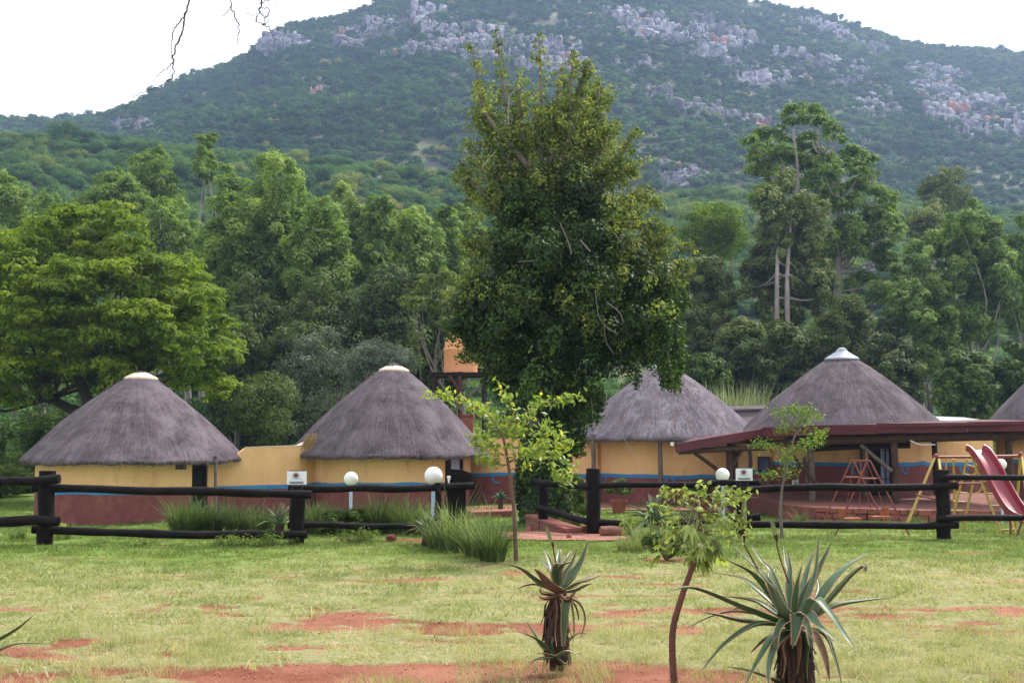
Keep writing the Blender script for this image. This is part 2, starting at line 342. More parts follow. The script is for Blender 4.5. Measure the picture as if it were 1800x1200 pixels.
G8 = leafmat('leaf_cabbage', [(0, (.06, .07, .02)), (1, (.38, .46, .15)), (.5, (.16, .21, .055))], .4, rough=.4)
G9 = leafmat('leaf_strap', [(0, (.035, .06, .02)), (1, (.38, .36, .17)), (.5, (.11, .17, .06)), (.8, (.22, .27, .12))], .3)
G10 = leafmat('leaf_shrub', [(0, (.02, .045, .012)), (1, (.20, .26, .06)), (.5, (.07, .12, .03))], .3)
G11 = leafmat('leaf_reed', [(0, (.10, .13, .07)), (1, (.42, .44, .32)), (.5, (.20, .235, .15))], .3)
GB = leafmat('leaf_bushland', [(0, (.024, .058, .024)), (1, (.28, .19, .06)), (.35, (.045, .105, .032)), (.6, (.090, .175, .042)), (.85, (.18, .24, .045))], .28, inst=True, spec=.04)
GG = leafmat('leaf_grass', [(0, (.08, .13, .025)), (1, (.60, .50, .33)), (.4, (.215, .265, .085)), (.7, (.40, .39, .20))], .35, inst=True, tcol=(1.1, 1.2, .6))
# ------------------------------------------------------------ ground
def soil_mat():
    m, n, p, o = newmat('lawn_ground'); M['lawn_ground'] = m; L = n.links.new
    tc = n.nodes.new('ShaderNodeTexCoord')
    at = n.nodes.new('ShaderNodeAttribute'); at.attribute_name = 'soil'
    a2 = n.nodes.new('ShaderNodeAttribute'); a2.attribute_name = 'lush'
    def noise(s, d=6): q = N(n, 'ShaderNodeTexNoise'); q.inputs['Scale'].default_value = s; q.inputs['Detail'].default_value = d; q.inputs['Roughness'].default_value = .7; L(tc.outputs['Object'], q.inputs['Vector']); return q.outputs[0]
    def ramp(src, *st):
        r = n.nodes.new('ShaderNodeValToRGB')
        for i, (q, c) in enumerate(st):
            e = r.color_ramp.elements[i] if i < 2 else r.color_ramp.elements.new(q); e.position = q; e.color = c4(c)
        L(src, r.inputs[0]); return r.outputs[0]
    n1, n2, n3 = noise(1.3), noise(14), noise(60, 4)
    dry = ramp(n2, (.3, (.19, .20, .075)), (.7, (.38, .35, .19)))
    lush = ramp(n2, (.3, (.10, .17, .03)), (.7, (.20, .28, .065)))
    ra = N(n, 'ShaderNodeMath', operation='MULTIPLY_ADD'); ra.inputs[1].default_value = .45; L(n3, ra.inputs[0]); rb_ = N(n, 'ShaderNodeMath', operation='MULTIPLY'); rb_.inputs[1].default_value = .6; L(noise(.55), rb_.inputs[0]); L(rb_.outputs[0], ra.inputs[2])
    red = ramp(ra.outputs[0], (.40, (.17, .052, .030)), (.72, (.47, .22, .15)))
    ad = N(n, 'ShaderNodeMath', operation='MULTIPLY_ADD'); ad.inputs[1].default_value = .7; L(n1, ad.inputs[0]); L(a2.outputs['Fac'], ad.inputs[2])
    lr = ramp(ad.outputs[0], (.62, (0, 0, 0)), (.98, (1, 1, 1)))
    x = N(n, 'ShaderNodeMix', data_type='RGBA'); L(lr, x.inputs['Factor']); L(dry, x.inputs['A']); L(lush, x.inputs['B'])
    sd_ = N(n, 'ShaderNodeMath', operation='MULTIPLY_ADD'); sd_.inputs[1].default_value = .55; L(n2, sd_.inputs[0]); L(at.outputs['Fac'], sd_.inputs[2])
    sr = ramp(sd_.outputs[0], (.52, (0, 0, 0)), (.95, (1, 1, 1)))
    y = N(n, 'ShaderNodeMix', data_type='RGBA'); L(sr, y.inputs['Factor']); L(x.outputs['Result'], y.inputs['A']); L(red, y.inputs['B'])
    L(y.outputs['Result'], p.inputs['Base Color']); p.inputs['Roughness'].default_value = .95; p.inputs['Specular IOR Level'].default_value = .1
    b = N(n, 'ShaderNodeBump'); b.inputs['Strength'].default_value = .9; b.inputs['Distance'].default_value = .03; L(n3, b.inputs['Height']); L(b.outputs[0], p.inputs['Normal'])
soil_mat()
SP = [(390, 1072, 70, 13, 1), (440, 1052, 30, 6, .8), (620, 1085, 110, 15, 1), (800, 1105, 90, 14, 1), (560, 1070, 70, 9, .7), (690, 1068, 70, 9, .6), (130, 1126, 55, 10, 1), (1090, 1078, 110, 14, .9), (1060, 1062, 50, 7, .7), (960, 1100, 90, 12, .8),
      (1270, 1075, 60, 12, .9), (1780, 1072, 60, 14, 1), (1690, 1132, 80, 7, .9), (1560, 1078, 90, 10, .45), (1400, 1062, 60, 8, .5), (1620, 1098, 110, 8, .35), (1200, 1105, 90, 14, .8), (60, 1150, 60, 9, .6), (1660, 1010, 30, 4, .4), (400, 1000, 40, 4, .5),
      (640, 1190, 190, 24, 1.1), (880, 1180, 120, 22, .9), (1080, 1192, 130, 12, .9), (300, 1180, 110, 14, .8), (1240, 1195, 90, 14, .9), (20, 1185, 60, 12, .7), (905, 1004, 40, 8, .9), (850, 985, 90, 16, .6), (1170, 985, 50, 10, .9), (1370, 870, 5, 2, .1), (720, 950, 60, 9, .5), (975, 1170, 60, 14, .7)]
def soil_val(x, y, z):
    px, py = PX(x, np.maximum(y, 1), z); v = np.zeros(np.shape(x))
    wob = 1+.9*(fbm(x*1.7, y*1.7, 4, 4)-.5)
    for cx, cy, a, b, s in SP:
        d = np.sqrt(((px-cx)/a)**2+((py-cy)/b)**2)*wob; v = np.maximum(v, s*(1-ss(.15, 1.6, d)))
    v = v*(1-.45*ss(1430, 1560, px)); v = np.maximum(v, (.40-.12*ss(1400, 1560, px))*ss(8.5, 10, y)*(1-ss(13.5, 16, y))); v = np.maximum(v, .20); st = ss(9.0, 8.2, y) if 0 else 1-ss(8.35, 9.15, y+.35*(fbm(x*.8, y*0+1, 2, 3)-.5)); v = np.maximum(v, st*(.5+.75*ss(250, 450, px)*(1-ss(1230, 1350, px))))
    n_ = .55*fbm(x*.55, y*2.3, 5, 5)+.45*fbm(x*2.6, y*7, 4, 2)
    return ss(.30, .78, v*.86+(n_-.5)*2.1)*(y < 19)
def lush_val(x, y):
    return np.clip(.17+.48*ss(13, 17.5, y)+.2*ss(19, 24, y)+.10*(x < -3)+.35*(fbm(x*.35, y*.35, 3, 7)-.5), 0, 1)
ys = np.concatenate([np.linspace(-12, 6.5, 24), np.linspace(6.6, 21, 300), np.linspace(21.2, 40, 110), np.linspace(40.8, 100, 70)])
us = np.linspace(-1, 1, 561)*1.0
YY, UU = np.meshgrid(ys, us, indexing='ij'); XX = UU*(np.maximum(YY, 3)*.66+6)
ZZ = GZ(XX, YY)
ZZ = ZZ+.02*(fbm(XX*5, YY*5, 3, 1)-.5)*(YY < 22)
sv = soil_val(XX, YY, ZZ); ZZ = ZZ-.02*ss(.2, .6, sv)+.03*(fbm(XX*9, YY*9, 3, 2)-.5)*ss(.3, .6, sv)*(YY < 9.5)
nr, nc = XX.shape; idx = np.arange(nr*nc).reshape(nr, nc)
fq = np.stack([idx[:-1, :-1], idx[:-1, 1:], idx[1:, 1:], idx[1:, :-1]], -1).reshape(-1, 4)
me = raw_mesh('ground', np.stack([XX, YY, ZZ], -1).reshape(-1, 3), fq, 4, smooth=True)
for nm, arr in (('soil', sv), ('lush', lush_val(XX, YY))):
    a = me.attributes.new(nm, 'FLOAT', 'POINT'); a.data.foreach_set('value', arr.astype(np.float32).ravel())
structure(link('ground', me, None, [M['lawn_ground']]))
# hills
mat('hill_soil', (.10, .105, .045), (.05, .065, .03), scale=.08, rough=.95, detail=8)
ys = np.concatenate([np.linspace(100, 660, 190), np.linspace(670, 1000, 14)]); us = np.linspace(-1.05, 1.05, 300)
YY, UU = np.meshgrid(ys, us, indexing='ij'); XX = UU*(YY*.66+6); ZZ = GZ(XX, YY); nr, nc = XX.shape; idx = np.arange(nr*nc).reshape(nr, nc)
fq = np.stack([idx[:-1, :-1], idx[:-1, 1:], idx[1:, 1:], idx[1:, :-1]], -1).reshape(-1, 4)
structure(link('hills', raw_mesh('hills', np.stack([XX, YY, ZZ], -1).reshape(-1, 3), fq, 4, smooth=True), None, [M['hill_soil']]))
# bushland on the hills (one mass) and cliffs
def bush_me(name, seed, nsub, nleaf, L, Wd, flat=.75):
    R = np.random.default_rng(seed); P = []; Nn = []; T = []
    for k in range(4):
        c = R.normal(0, .28, 3)*np.array([1, 1, .35])+[0, 0, .35]
        p, q, t = clump_pts(c, np.array([.62, .62, .62*flat])*R.uniform(.75, 1.1), nsub, nleaf, R, up=.5, tvar=.2); P.append(p); Nn.append(q); T.append(t)
    V, fq = leaves(np.concatenate(P), np.concatenate(Nn), L, Wd, .1, R); return raw_mesh(name, V, fq, 4, np.concatenate(T))
far_p = [proto('bush_far_%d' % i, bush_me('bush_far', 10+i, 9, 260, .16, .13), GB) for i in range(5)]
near_p = [proto('bush_near_%d' % i, bush_me('bush_near', 30+i, 14, 1500, .075, .05), GB) for i in range(5)]
CL = [[(478, 62), (520, 50), (552, 85), (500, 98), (478, 90)], [(612, 42), (700, 22), (790, 22), (880, 50), (960, 68), (1012, 75), (1035, 115), (1000, 130), (900, 112), (820, 95), (750, 85), (690, 100), (615, 95)],
      [(1080, 100), (1145, 112), (1168, 170), (1095, 150)], [(1000, 8), (1100, 18), (1190, 30), (1290, 55), (1400, 90), (1412, 135), (1340, 155), (1290, 125), (1200, 85), (1100, 52)],
      [(1430, 92), (1500, 98), (1560, 145), (1572, 195), (1515, 195), (1465, 145), (1395, 128)], [(1175, 128), (1240, 148), (1335, 185), (1335, 210), (1250, 195), (1175, 180)],
      [(1620, 148), (1700, 162), (1800, 188), (1900, 200), (1900, 238), (1760, 228), (1680, 230), (1622, 195)], [(545, 148), (580, 150), (575, 168), (548, 166)], [(742, 188), (770, 190), (765, 204), (745, 202)], [(780, 125), (825, 128), (822, 148), (785, 142)],
      [(1420, 35), (1500, 55), (1560, 80), (1500, 80), (1430, 60)], [(1580, 95), (1640, 110), (1700, 130), (1640, 140), (1585, 125)],
      [(1160, 290), (1215, 290), (1250, 322), (1215, 335), (1162, 318)], [(185, 208), (280, 208), (285, 232), (200, 235)], [(143, 232), (192, 232), (190, 246), (145, 248)], [(0, 215), (14, 218), (12, 245), (0, 245)], [(715, 318), (742, 312), (745, 340), (720, 342)], [(1500, 430), (1565, 428), (1570, 480), (1510, 500)]]
def hit(px, py):
    """first point of the hills met by the sight line through a picture point"""
    px = np.asarray(px, float); py = np.asarray(py, float); yy = np.arange(104, 655, 1.5)
    a = np.stack([(px-900)/F, cos(TH)-(600-py)/F*sin(TH), sin(TH)+(600-py)/F*cos(TH)], -1); a = a/a[:, 1:2]
    X = a[:, 0:1]*yy; Z = CZ+a[:, 2:3]*yy; G = GZ(X, np.broadcast_to(yy, X.shape)); below = Z <= G; k = np.argmax(below, 1); ok = below.any(1)
    r = np.arange(len(px)); return np.stack([X[r, k], yy[k], G[r, k]], -1)[ok]
def jit(y0, y1, step, wide):
    out = []; y = y0
    while y < y1:
        hw = y*.5*wide+10; xs = np.arange(-hw, hw, step); out.append(np.stack([xs+rng.uniform(-.45, .45, len(xs))*step, y+rng.uniform(-.45, .45, len(xs))*step], -1)); y += step
    return np.concatenate(out)
def bushes(name, y0, y1, step, s0, s1, protos, label, wide=1.3, dz=-.12):
    q = jit(y0, y1, step, wide); x, y = q[:, 0], q[:, 1]; z = GZ(x, y); px, py = PX(x, y, z+1.5)
    keep = np.ones(len(x), bool)
    for c in CL: keep &= ~(inpoly(px, py, c) & (rng.random(len(x)) < (.7 if c[0][1] > 200 else .15)))
    keep &= ~((fbm(x/13, y/13, 3, 6) > .64) & (rng.random(len(x)) < .5))
    x, y, z = x[keep], y[keep], z[keep]; n = len(x); s = rng.uniform(s0, s1, n)*(.75+.6*fbm(x/25, y/25, 2, 5))
    big = rng.random(n) < .07; s = np.where(big, s*1.5, s)
    t = np.clip(.05+.62*fbm(x/45, y/45, 4, 2)+rng.normal(0, .12, n)+.24*(y < 300)-.04, .02, 1)
    t = np.where(rng.random(n) < .05*(y < 330)+.01, rng.uniform(.85, 1, n), t)
    scatter(name, protos, np.stack([x, y, z+dz*s], -1), np.stack([rng.normal(0, .1, n), rng.normal(0, .1, n), rng.uniform(0, 6.28, n)], -1),
            np.stack([s, s, s*rng.uniform(.75, 1.15, n)], -1), rng.integers(0, len(protos), n), t, label, 'bushland')
bushes('bushland', 292, 652, 3.9, 2.3, 3.8, far_p, 'dark blue green bushes covering the far mountainside')
bushes('hillside_bush', 106, 292, 3.7, 1.9, 3.5, near_p, 'mixed green and russet bushes covering the nearer hill shoulder')
bushes('undergrowth', 60, 106, 3.0, 2.0, 3.8, near_p, 'shady bushes growing under the trees at the foot of the hill', 1.1)
m, n, p, o = newmat('cliff_rock'); M['cliff_rock'] = m; L = n.links.new
tc = n.nodes.new('ShaderNodeTexCoord'); ge = n.nodes.new('ShaderNodeNewGeometry')
a = N(n, 'ShaderNodeTexNoise'); a.inputs['Scale'].default_value = .35; a.inputs['Detail'].default_value = 8; L(ge.outputs['Position'], a.inputs['Vector'])
b = N(n, 'ShaderNodeTexNoise'); b.inputs['Scale'].default_value = .06; b.inputs['Detail'].default_value = 4; L(ge.outputs['Position'], b.inputs['Vector'])
r1 = n.nodes.new('ShaderNodeValToRGB'); r1.color_ramp.elements[0].position = .35; r1.color_ramp.elements[0].color = (.05, .05, .065, 1); r1.color_ramp.elements[1].position = .62; r1.color_ramp.elements[1].color = (.26, .255, .29, 1); L(a.outputs[0], r1.inputs[0])
r2 = n.nodes.new('ShaderNodeValToRGB'); r2.color_ramp.elements[0].position = .60; r2.color_ramp.elements[1].position = .66; L(b.outputs[0], r2.inputs[0])
x = N(n, 'ShaderNodeMix', data_type='RGBA'); L(r2.outputs[0], x.inputs['Factor']); L(r1.outputs[0], x.inputs['A']); x.inputs['B'].default_value = (.30, .14, .10, 1)
ti = n.nodes.new('ShaderNodeAttribute'); ti.attribute_type = 'INSTANCER'; ti.attribute_name = 'itint'; mr = N(n, 'ShaderNodeMapRange'); mr.inputs['To Min'].default_value = .42; mr.inputs['To Max'].default_value = 1.15; L(ti.outputs['Fac'], mr.inputs['Value']); vm = N(n, 'ShaderNodeVectorMath', operation='SCALE'); L(x.outputs['Result'], vm.inputs[0]); L(mr.outputs[0], vm.inputs['Scale']); L(vm.outputs[0], p.inputs['Base Color']); p.inputs['Roughness'].default_value = .95
def stone_me(seed):
    R = np.random.default_rng(seed); mb = MB(); mb.ball((0, 0, 0), 1, 18, 12); V = np.array(mb.v)
    pl = unit(R.normal(size=(16, 3))); dd = R.uniform(.5, .85, 16)
    for q, k in zip(pl, dd): h = V@q; V = V-np.outer(np.maximum(h-k, 0), q)
    return raw_mesh('stone', V+R.normal(0, .025, V.shape), [f for f in mb.f], 4)
def rock_me(seed):
    """a piece of cliff: split upright blocks of uneven height standing shoulder to shoulder on ledges"""
    R = np.random.default_rng(seed); mb = MB(); V = []; Fs = []
    for ledge in range(3):
        x = -1.1+R.uniform(-.1, .2); z0 = -.75+ledge*.5+R.normal(0, .05); y0 = ledge*.28
        while x < 1.0-.15*ledge:
            w_ = R.uniform(.14, .46); h = R.uniform(.35, .85); dpt = R.uniform(.35, .7); k = len(V); tp = R.uniform(.75, 1); yo = y0+R.normal(0, .10); tl = R.normal(0, .10)
            P = [(x, yo, z0-.2), (x+w_, yo+R.normal(0, .05), z0-.2), (x+w_, yo+dpt, z0-.2), (x, yo+dpt, z0-.2)]
            Q = [(x+tl, yo+.10*R.random(), z0+h*.6), (x+w_+tl, yo+.08*R.random(), z0+h*R.uniform(.5, .7)), (x+w_+tl, yo+dpt, z0+h*.7), (x+tl, yo+dpt, z0+h*.7)]
            T_ = [(x+tl+w_*.15, yo+.16, z0+h*R.uniform(.8, 1)), (x+w_*tp+tl, yo+.14, z0+h*R.uniform(.75, 1)), (x+w_*tp+tl, yo+dpt*.9, z0+h), (x+tl+w_*.1, yo+dpt*.9, z0+h*.95)]
            V += [tuple(np.array(p)+R.normal(0, .02, 3)) for p in P+Q+T_]
            for l in (0, 4): Fs += [(k+l+i, k+l+(i+1) % 4, k+l+4+(i+1) % 4, k+l+4+i) for i in range(4)]
            Fs.append((k+8, k+9, k+10, k+11)); x += w_*R.uniform(.7, 1.05)
    return raw_mesh('rock', np.array(V)-[0, .45, .1], Fs, 4)
rocks = [proto('rock_%d' % i, rock_me(60+i), M['cliff_rock']) for i in range(6)]
PP = []; SS = []
for c in CL:
    c = np.array(c); x0, y0 = c.min(0); x1, y1 = c.max(0); near = y0 > 200
    area = (x1-x0)*(y1-y0); nn = int(area/(85 if near else 200))+3
    qx = rng.uniform(x0, x1, nn*2); qy = rng.uniform(y0, y1, nn*2); k = inpoly(qx, qy, c.tolist()); h = hit(qx[k], qy[k]+(0 if near else 10)); PP.append(h)
    ms = min(1, (y1-y0)/70+.25); SS.append(rng.uniform(.0045, .0125, len(h))*h[:, 1]*ms*(.62 if near else 1))
qx = rng.uniform(500, 1800, 260); qy = rng.uniform(0, 300, 260); h = hit(qx, qy); PP.append(h); SS.append(rng.uniform(.002, .005, len(h))*h[:, 1])
PP = np.concatenate(PP); SS = np.concatenate(SS); k = (fbm(PP[:, 0]/17, PP[:, 2]/9, 3, 3)+rng.normal(0, .05, len(PP)) > .465) | (PP[:, 1] < 330); PP = PP[k]; SS = SS[k]*rng.uniform(.6, 1.25, k.sum()); n = len(PP)
scatter('cliff_rocks', rocks, PP+np.stack([0*SS, -SS*.1, SS*.12], -1), np.stack([rng.normal(0, .06, n), rng.normal(0.08, .10, n), rng.uniform(-.4, .4, n)], -1),
        np.stack([SS*rng.uniform(.9, 1.6, n), SS*.8, SS*rng.uniform(.7, 1.2, n)], -1), rng.integers(0, 6, n), rng.random(n), 'grey and rust red rock bands breaking through the bush on the mountain', 'rocks')
# ------------------------------------------------------------ lawn grass
def tuft_me(seed, nb, rad, h, wd, lean=.5):
    R = np.random.default_rng(seed); V = []; Fs = []; T = []
    for i in range(nb):
        a = R.uniform(0, 2*pi); r0 = rad*math.sqrt(R.random()); b = np.array([cos(a)*r0, sin(a)*r0, -.004]); hh = h*R.uniform(.5, 1.1)
        l = R.normal(0, lean, 2); s = unit(np.array([R.normal(), R.normal(), 0.]))*wd*R.uniform(.7, 1.2); k = len(V)
        m_ = b+np.array([l[0]*hh*.35, l[1]*hh*.35, hh*.6]); t_ = b+np.array([l[0]*hh, l[1]*hh, hh*R.uniform(.75, 1)])
        V += [b-s/2, b+s/2, m_+s*.4, m_-s*.4, t_+s*.06, t_-s*.06]; Fs += [(k, k+1, k+2, k+3), (k+3, k+2, k+4, k+5)]; c = R.random(); T += [c, c]
    return raw_mesh('tuft', V, Fs, 4, T)
tp = [proto('tuft_%d' % i, tuft_me(80+i, 30, .11, .035, .006, .8), GG) for i in range(5)]
def lawn(name, y0, y1, dens, s0, s1, protos, label, hmul=1.0, soilmax=.34):
    n = int(dens*((y1**2-y0**2)*.5+2*(y1-y0))); y = np.sqrt(rng.uniform(y0*y0, y1*y1, n)); x = rng.uniform(-.5, .5, n)*(y*1.0+1.6)
    z = GZ(x, y); sv = soil_val(x, y, z); k = (sv+rng.normal(0, .07, n) < soilmax) & ~blocked(x, y)
    x, y, z, sv = x[k], y[k], z[k], sv[k]; n = len(x); s = rng.uniform(s0, s1, n); s = np.where(rng.random(n) < .03, s*1.8, s)
    lv = lush_val(x, y); t = np.clip(.83-.85*lv+.5*(fbm(x*1.5, y*2.2, 3, 3)-.5)+rng.normal(0, .1, n), 0, 1)
    scatter(name, protos, np.stack([x, y, z-.004], -1), np.stack([0*x, 0*x, rng.uniform(0, 6.28, n)], -1), np.stack([s, s, s*hmul*rng.uniform(.6, 1.4, n)], -1), rng.integers(0, len(protos), n), t, label, 'grass')
PATHS = [[(-0.1, 18.3), (1.95, 18.0), (1.75, 20.2), (.55, 20.6), (-.1, 20.4), (-.9, 26.5), (-2.4, 33), (-4.0, 33), (-2.0, 25)], ]
def blocked(x, y):
    b = np.zeros(np.shape(x), bool)
    for p_ in PATHS: b |= inpoly(x, y, p_)
    return b
lawn('lawn_grass', 7.2, 12, 75, .7, 1.4, tp, 'short pale green grass with bare red patches in front of the fence')
lawn('lawn_turf', 12, 19.5, 42, 1.0, 1.9, tp, 'denser green turf running up to the dark pole fence')
lawn('garden_turf', 19.5, 48, 9, 2.0, 3.6, tp, 'bright green turf between the fence and the thatched huts', .8)
sp_ = [proto('straw_%d' % i, tuft_me(95+i, 22, .10, .15, .004, .55), GG) for i in range(3)]
n = 1500; y = rng.uniform(7.4, 10.2, n); x = rng.uniform(-.5, .5, n)*(y+1); px, py = PX(x, y, GZ(x, y)); k = (fbm(x*1.2, y*1.2, 3, 4) > .52) | ((abs(px-930) < 130) & (py > 1120))
x, y = x[k], y[k]; n = len(x); s = rng.uniform(.4, 1.1, n)
scatter('straw_grass', sp_, np.stack([x, y, GZ(x, y)-.005], -1), np.stack([0*x, 0*x, rng.uniform(0, 6.28, n)], -1), np.stack([s, s, s], -1), rng.integers(0, 3, n), rng.uniform(.5, 1, n), 'longer dry straw coloured grass on the red soil in the foreground', 'grass')
def pebble_me(seed):
    R = np.random.default_rng(seed); mb = MB(); mb.ball((0, 0, 0), 1, 8, 6); V = np.array(mb.v)*[1, .8, .55]; V += R.normal(0, .1, V.shape); return raw_mesh('clod', V, mb.f, 4)
mat('red_soil', (.46, .21, .14), (.34, .14, .09), scale=20, rough=.95)
pb = [proto('clod_%d' % i, pebble_me(i), M['red_soil']) for i in range(4)]
n = 9000; y = rng.uniform(7.2, 14, n); x = rng.uniform(-.5, .5, n)*(y+1); z = GZ(x, y); k = soil_val(x, y, z) > .4; x, y, z = x[k], y[k], z[k]; n = len(x); s = rng.uniform(.003, .010, n)*rng.uniform(.4, 1.3, n)
scatter('soil_clods', pb, np.stack([x, y, z-.015], -1), rng.uniform(0, 6.28, (n, 3)), np.stack([s, s, s], -1), rng.integers(0, 4, n), s, 'small clods of red earth on the bare ground', 'soil')

def litter_me(seed):
    R = np.random.default_rng(seed); V = np.array([(-1, 0, 0), (-.2, .45, .25), (1, 0, .1), (-.1, -.45, .3)])+R.normal(0, .1, (4, 3)); return raw_mesh('fallen_leaf', V, [(0, 3, 2), (0, 2, 1)], 3)
mat('dry_leaf', (.22, .11, .05), (.10, .05, .025), scale=30, rough=.8)
lt = [proto('fallen_leaf_%d' % i, litter_me(i), M['dry_leaf']) for i in range(4)]
n = 1300; y = 7.3+rng.beta(1, 1.4, n)*11; x = rng.uniform(-.5, .5, n)*(y+1); k = fbm(x*.9, y*.9, 3, 6) > .42; x, y = x[k], y[k]; n = len(x); s = rng.uniform(.008, .026, n)
scatter('leaf_litter', lt, np.stack([x, y, GZ(x, y)+.018], -1), np.stack([rng.normal(0, .3, n), rng.normal(0, .3, n), rng.uniform(0, 6.28, n)], -1), np.stack([s, s, s], -1), rng.integers(0, 4, n), s, 'dry brown leaves scattered on the lawn', 'fallen leaves')
# ============================================================ thatched huts and walls
def strip_wall(path, z0, z1, thick, name, m, parent, inner=0.0):
    """closed wall strip standing on a plan path; outer face on the path, thickness to its left"""
    path = np.asarray(path, float); n = len(path); z0 = np.broadcast_to(z0, (n,)); z1 = np.broadcast_to(z1, (n,))
    d = np.gradient(path, axis=0); d = d/np.linalg.norm(d, axis=1, keepdims=True); nn = np.stack([-d[:, 1], d[:, 0]], 1); q = path+nn*thick; o_ = path+nn*inner
    V = []; Fs = []
    for i in range(n): V += [(*o_[i], z0[i]), (*q[i], z0[i]), (*q[i], z1[i]), (*o_[i], z1[i])]
    for i in range(n-1):
        a = 4*i; b = a+4; Fs += [(a+k, b+k, b+(k+1) % 4, a+(k+1) % 4) for k in range(4)]
    Fs += [(3, 2, 1, 0), (4*n-4, 4*n-3, 4*n-2, 4*n-1)]
    return MB().add(V, Fs).build(name, m, parent, smooth=True)
def painted_wall(path, zb, zs, zt, thick, parent, seed=0, base_in=0.0):
    """maroon dado, blue line, ochre plaster above; the painted line wavers by hand"""
    path = np.asarray(path, float); n = len(path); s = np.arange(n)*.13+seed; wv = (fbm(s, s*0+seed, 3, 1)-.5)*.10; wt = (fbm(s*3, s*0+seed+4, 2, 2)-.5)*.012
    strip_wall(path, zb, zs+wv-.06+wt, thick, 'dado', M['maroon_plaster'], parent)
    strip_wall(path, zs+wv-.06+wt, zs+wv+.06-wt, thick-.004, 'painted_line', M['blue_paint'], parent, inner=-.004)
    strip_wall(path, zs+wv+.06-wt, zt, thick, 'upper_wall', M['yellow_plaster'], parent)
def ring_on(parent, pt, nrm, r=.135, wd=.055, half=False):
    """painted blue curl on a wall face; nrm = outward direction in plan"""
    nx, ny = nrm; tx, ty = -ny, nx; mb = MB(); V = []; Fs = []; a0, a1, s = (0.1, pi-.1, 14) if half else (-.3, 2*pi-.6, 26)
    for i in range(s+1):
        a = a0+(a1-a0)*i/s
        for rr in (r-wd/2, r+wd/2):
            for o in (.008, .002): V.append((pt[0]+tx*rr*cos(a)+nx*o, pt[1]+ty*rr*cos(a)+ny*o, pt[2]+rr*sin(a)))
    for i in range(s):
        b = 4*i; Fs += [(b, b+2, b+6, b+4), (b+2, b+3, b+7, b+6), (b+1, b, b+4, b+5)]
    mb.add(V, Fs); mb.build('painted_curl', M['blue_paint'], parent)
def roof(parent, cx, cy, R, ez, H, rw, seed, m='thatch', capm='cement', knob=False, lean=(0, 0)):
    nr_, na = 46, 170; T = np.linspace(.03, 1, nr_); A = np.linspace(0, 2*pi, na+1); V = []; UV = []
    def zf(t): return H*(1-(.74*t+.26*t*t))
    er = 1+.035*(vnoise(np.cos(A)*3+seed, np.sin(A)*3)-.5)+.008*(vnoise(np.cos(A)*14+seed, np.sin(A)*14)-.5)
    for t in T:
        for k in range(na+1):
            a = A[k] if k < na else 0.; e = 1+(er[k % na]-1)*t; wv = (fbm(cos(a)*2.2+seed, sin(a)*2.2+t*3, 3, 2)-.5)*.26*(t*(1.25-t)+.08)+.022*(vnoise(cos(a)*26+seed, sin(a)*26+t*6)-.5)
            r = R*t*e; V.append((cx+r*cos(a)+lean[0]*(1-t), cy+r*sin(a)+lean[1]*(1-t), ez+zf(t)+wv+.12)); UV.append((k/na*2*pi*R*1.6, t*R*1.6))
    for j, (dr, dz) in enumerate(((.012, -.05), (-.01, -.11), (-.10, -.14))):
        for k in range(na+1):
            a = A[k] if k < na else 0.; dzz = .09*(vnoise(cos(a)*9+seed, sin(a)*9)-.5)+.03*(vnoise(cos(a)*40+seed, sin(a)*40)-.5)
            r = (R+dr)*er[k % na]; V.append((cx+r*cos(a), cy+r*sin(a), ez+.12+dz+dzz)); UV.append((k/na*2*pi*R*1.6, (R+.15*(j+1))*1.6))
    for k in range(na+1):
        a = A[k] if k < na else 0.; V.append((cx+(rw-.1)*cos(a), cy+(rw-.1)*sin(a), ez+.35)); UV.append((k/na*20, R*1.8))
    nt_ = nr_+4; idx = np.arange(nt_*(na+1)).reshape(nt_, na+1); fq = np.stack([idx[:-1, :-1], idx[1:, :-1], idx[1:, 1:], idx[:-1, 1:]], -1).reshape(-1, 4)
    org = ORG[parent.name]; me = raw_mesh('thatch_roof', np.array(V)-org, fq, 4, smooth=True)
    uv = me.uv_layers.new(name='UVMap'); uv.data.foreach_set('uv', np.asarray(UV, np.float32)[fq.ravel()].ravel())
    ro = link('thatch_roof', me, parent, [M[m]])
    # loose straw lying on the roof and fringing the eave
    Rn = np.random.default_rng(seed*7+1); n = 5200; t = np.sqrt(Rn.uniform(.02, 1, n)); a = Rn.uniform(pi*.95, 2*pi*1.03, n); e = np.interp(a % (2*pi), A, er)
    t[:1500] = Rn.uniform(.985, 1.0, 1500)
    r = R*t*(1+(e-1)*t); P = np.stack([cx+r*np.cos(a), cy+r*np.sin(a), ez+H*(1-(.74*t+.26*t*t))+.13], -1)
    P[:, 2] += (fbm(np.cos(a)*2.2+seed, np.sin(a)*2.2+t*3, 3, 2)-.5)*.26*(t*(1.25-t)+.08); P[:1500, 2] -= Rn.uniform(.03, .16, 1500)
    sl_ = -H*(.74+.52*t)/R; D = unit(np.stack([np.cos(a), np.sin(a), sl_], -1)+Rn.normal(0, .10, (n, 3))); D[:1500] = unit(D[:1500]+[0, 0, -1.2])
    side = unit(np.stack([-np.sin(a), np.cos(a), 0*a], -1)); L_ = Rn.uniform(.06, .24, n)[:, None]; L_[:1500] *= .45; w_ = Rn.uniform(.008, .020, n)[:, None]
    V = np.empty((n, 4, 3)); up_ = np.array([0, 0, .012]); V[:, 0] = P-side*w_/2; V[:, 1] = P+side*w_/2; V[:, 2] = P+D*L_+side*w_*.2+up_; V[:, 3] = P+D*L_-side*w_*.2+up_
    link('loose_straw', raw_mesh('loose_straw', V.reshape(-1, 3)-org, np.arange(4*n).reshape(n, 4), 4), ro, [M['old_straw']])
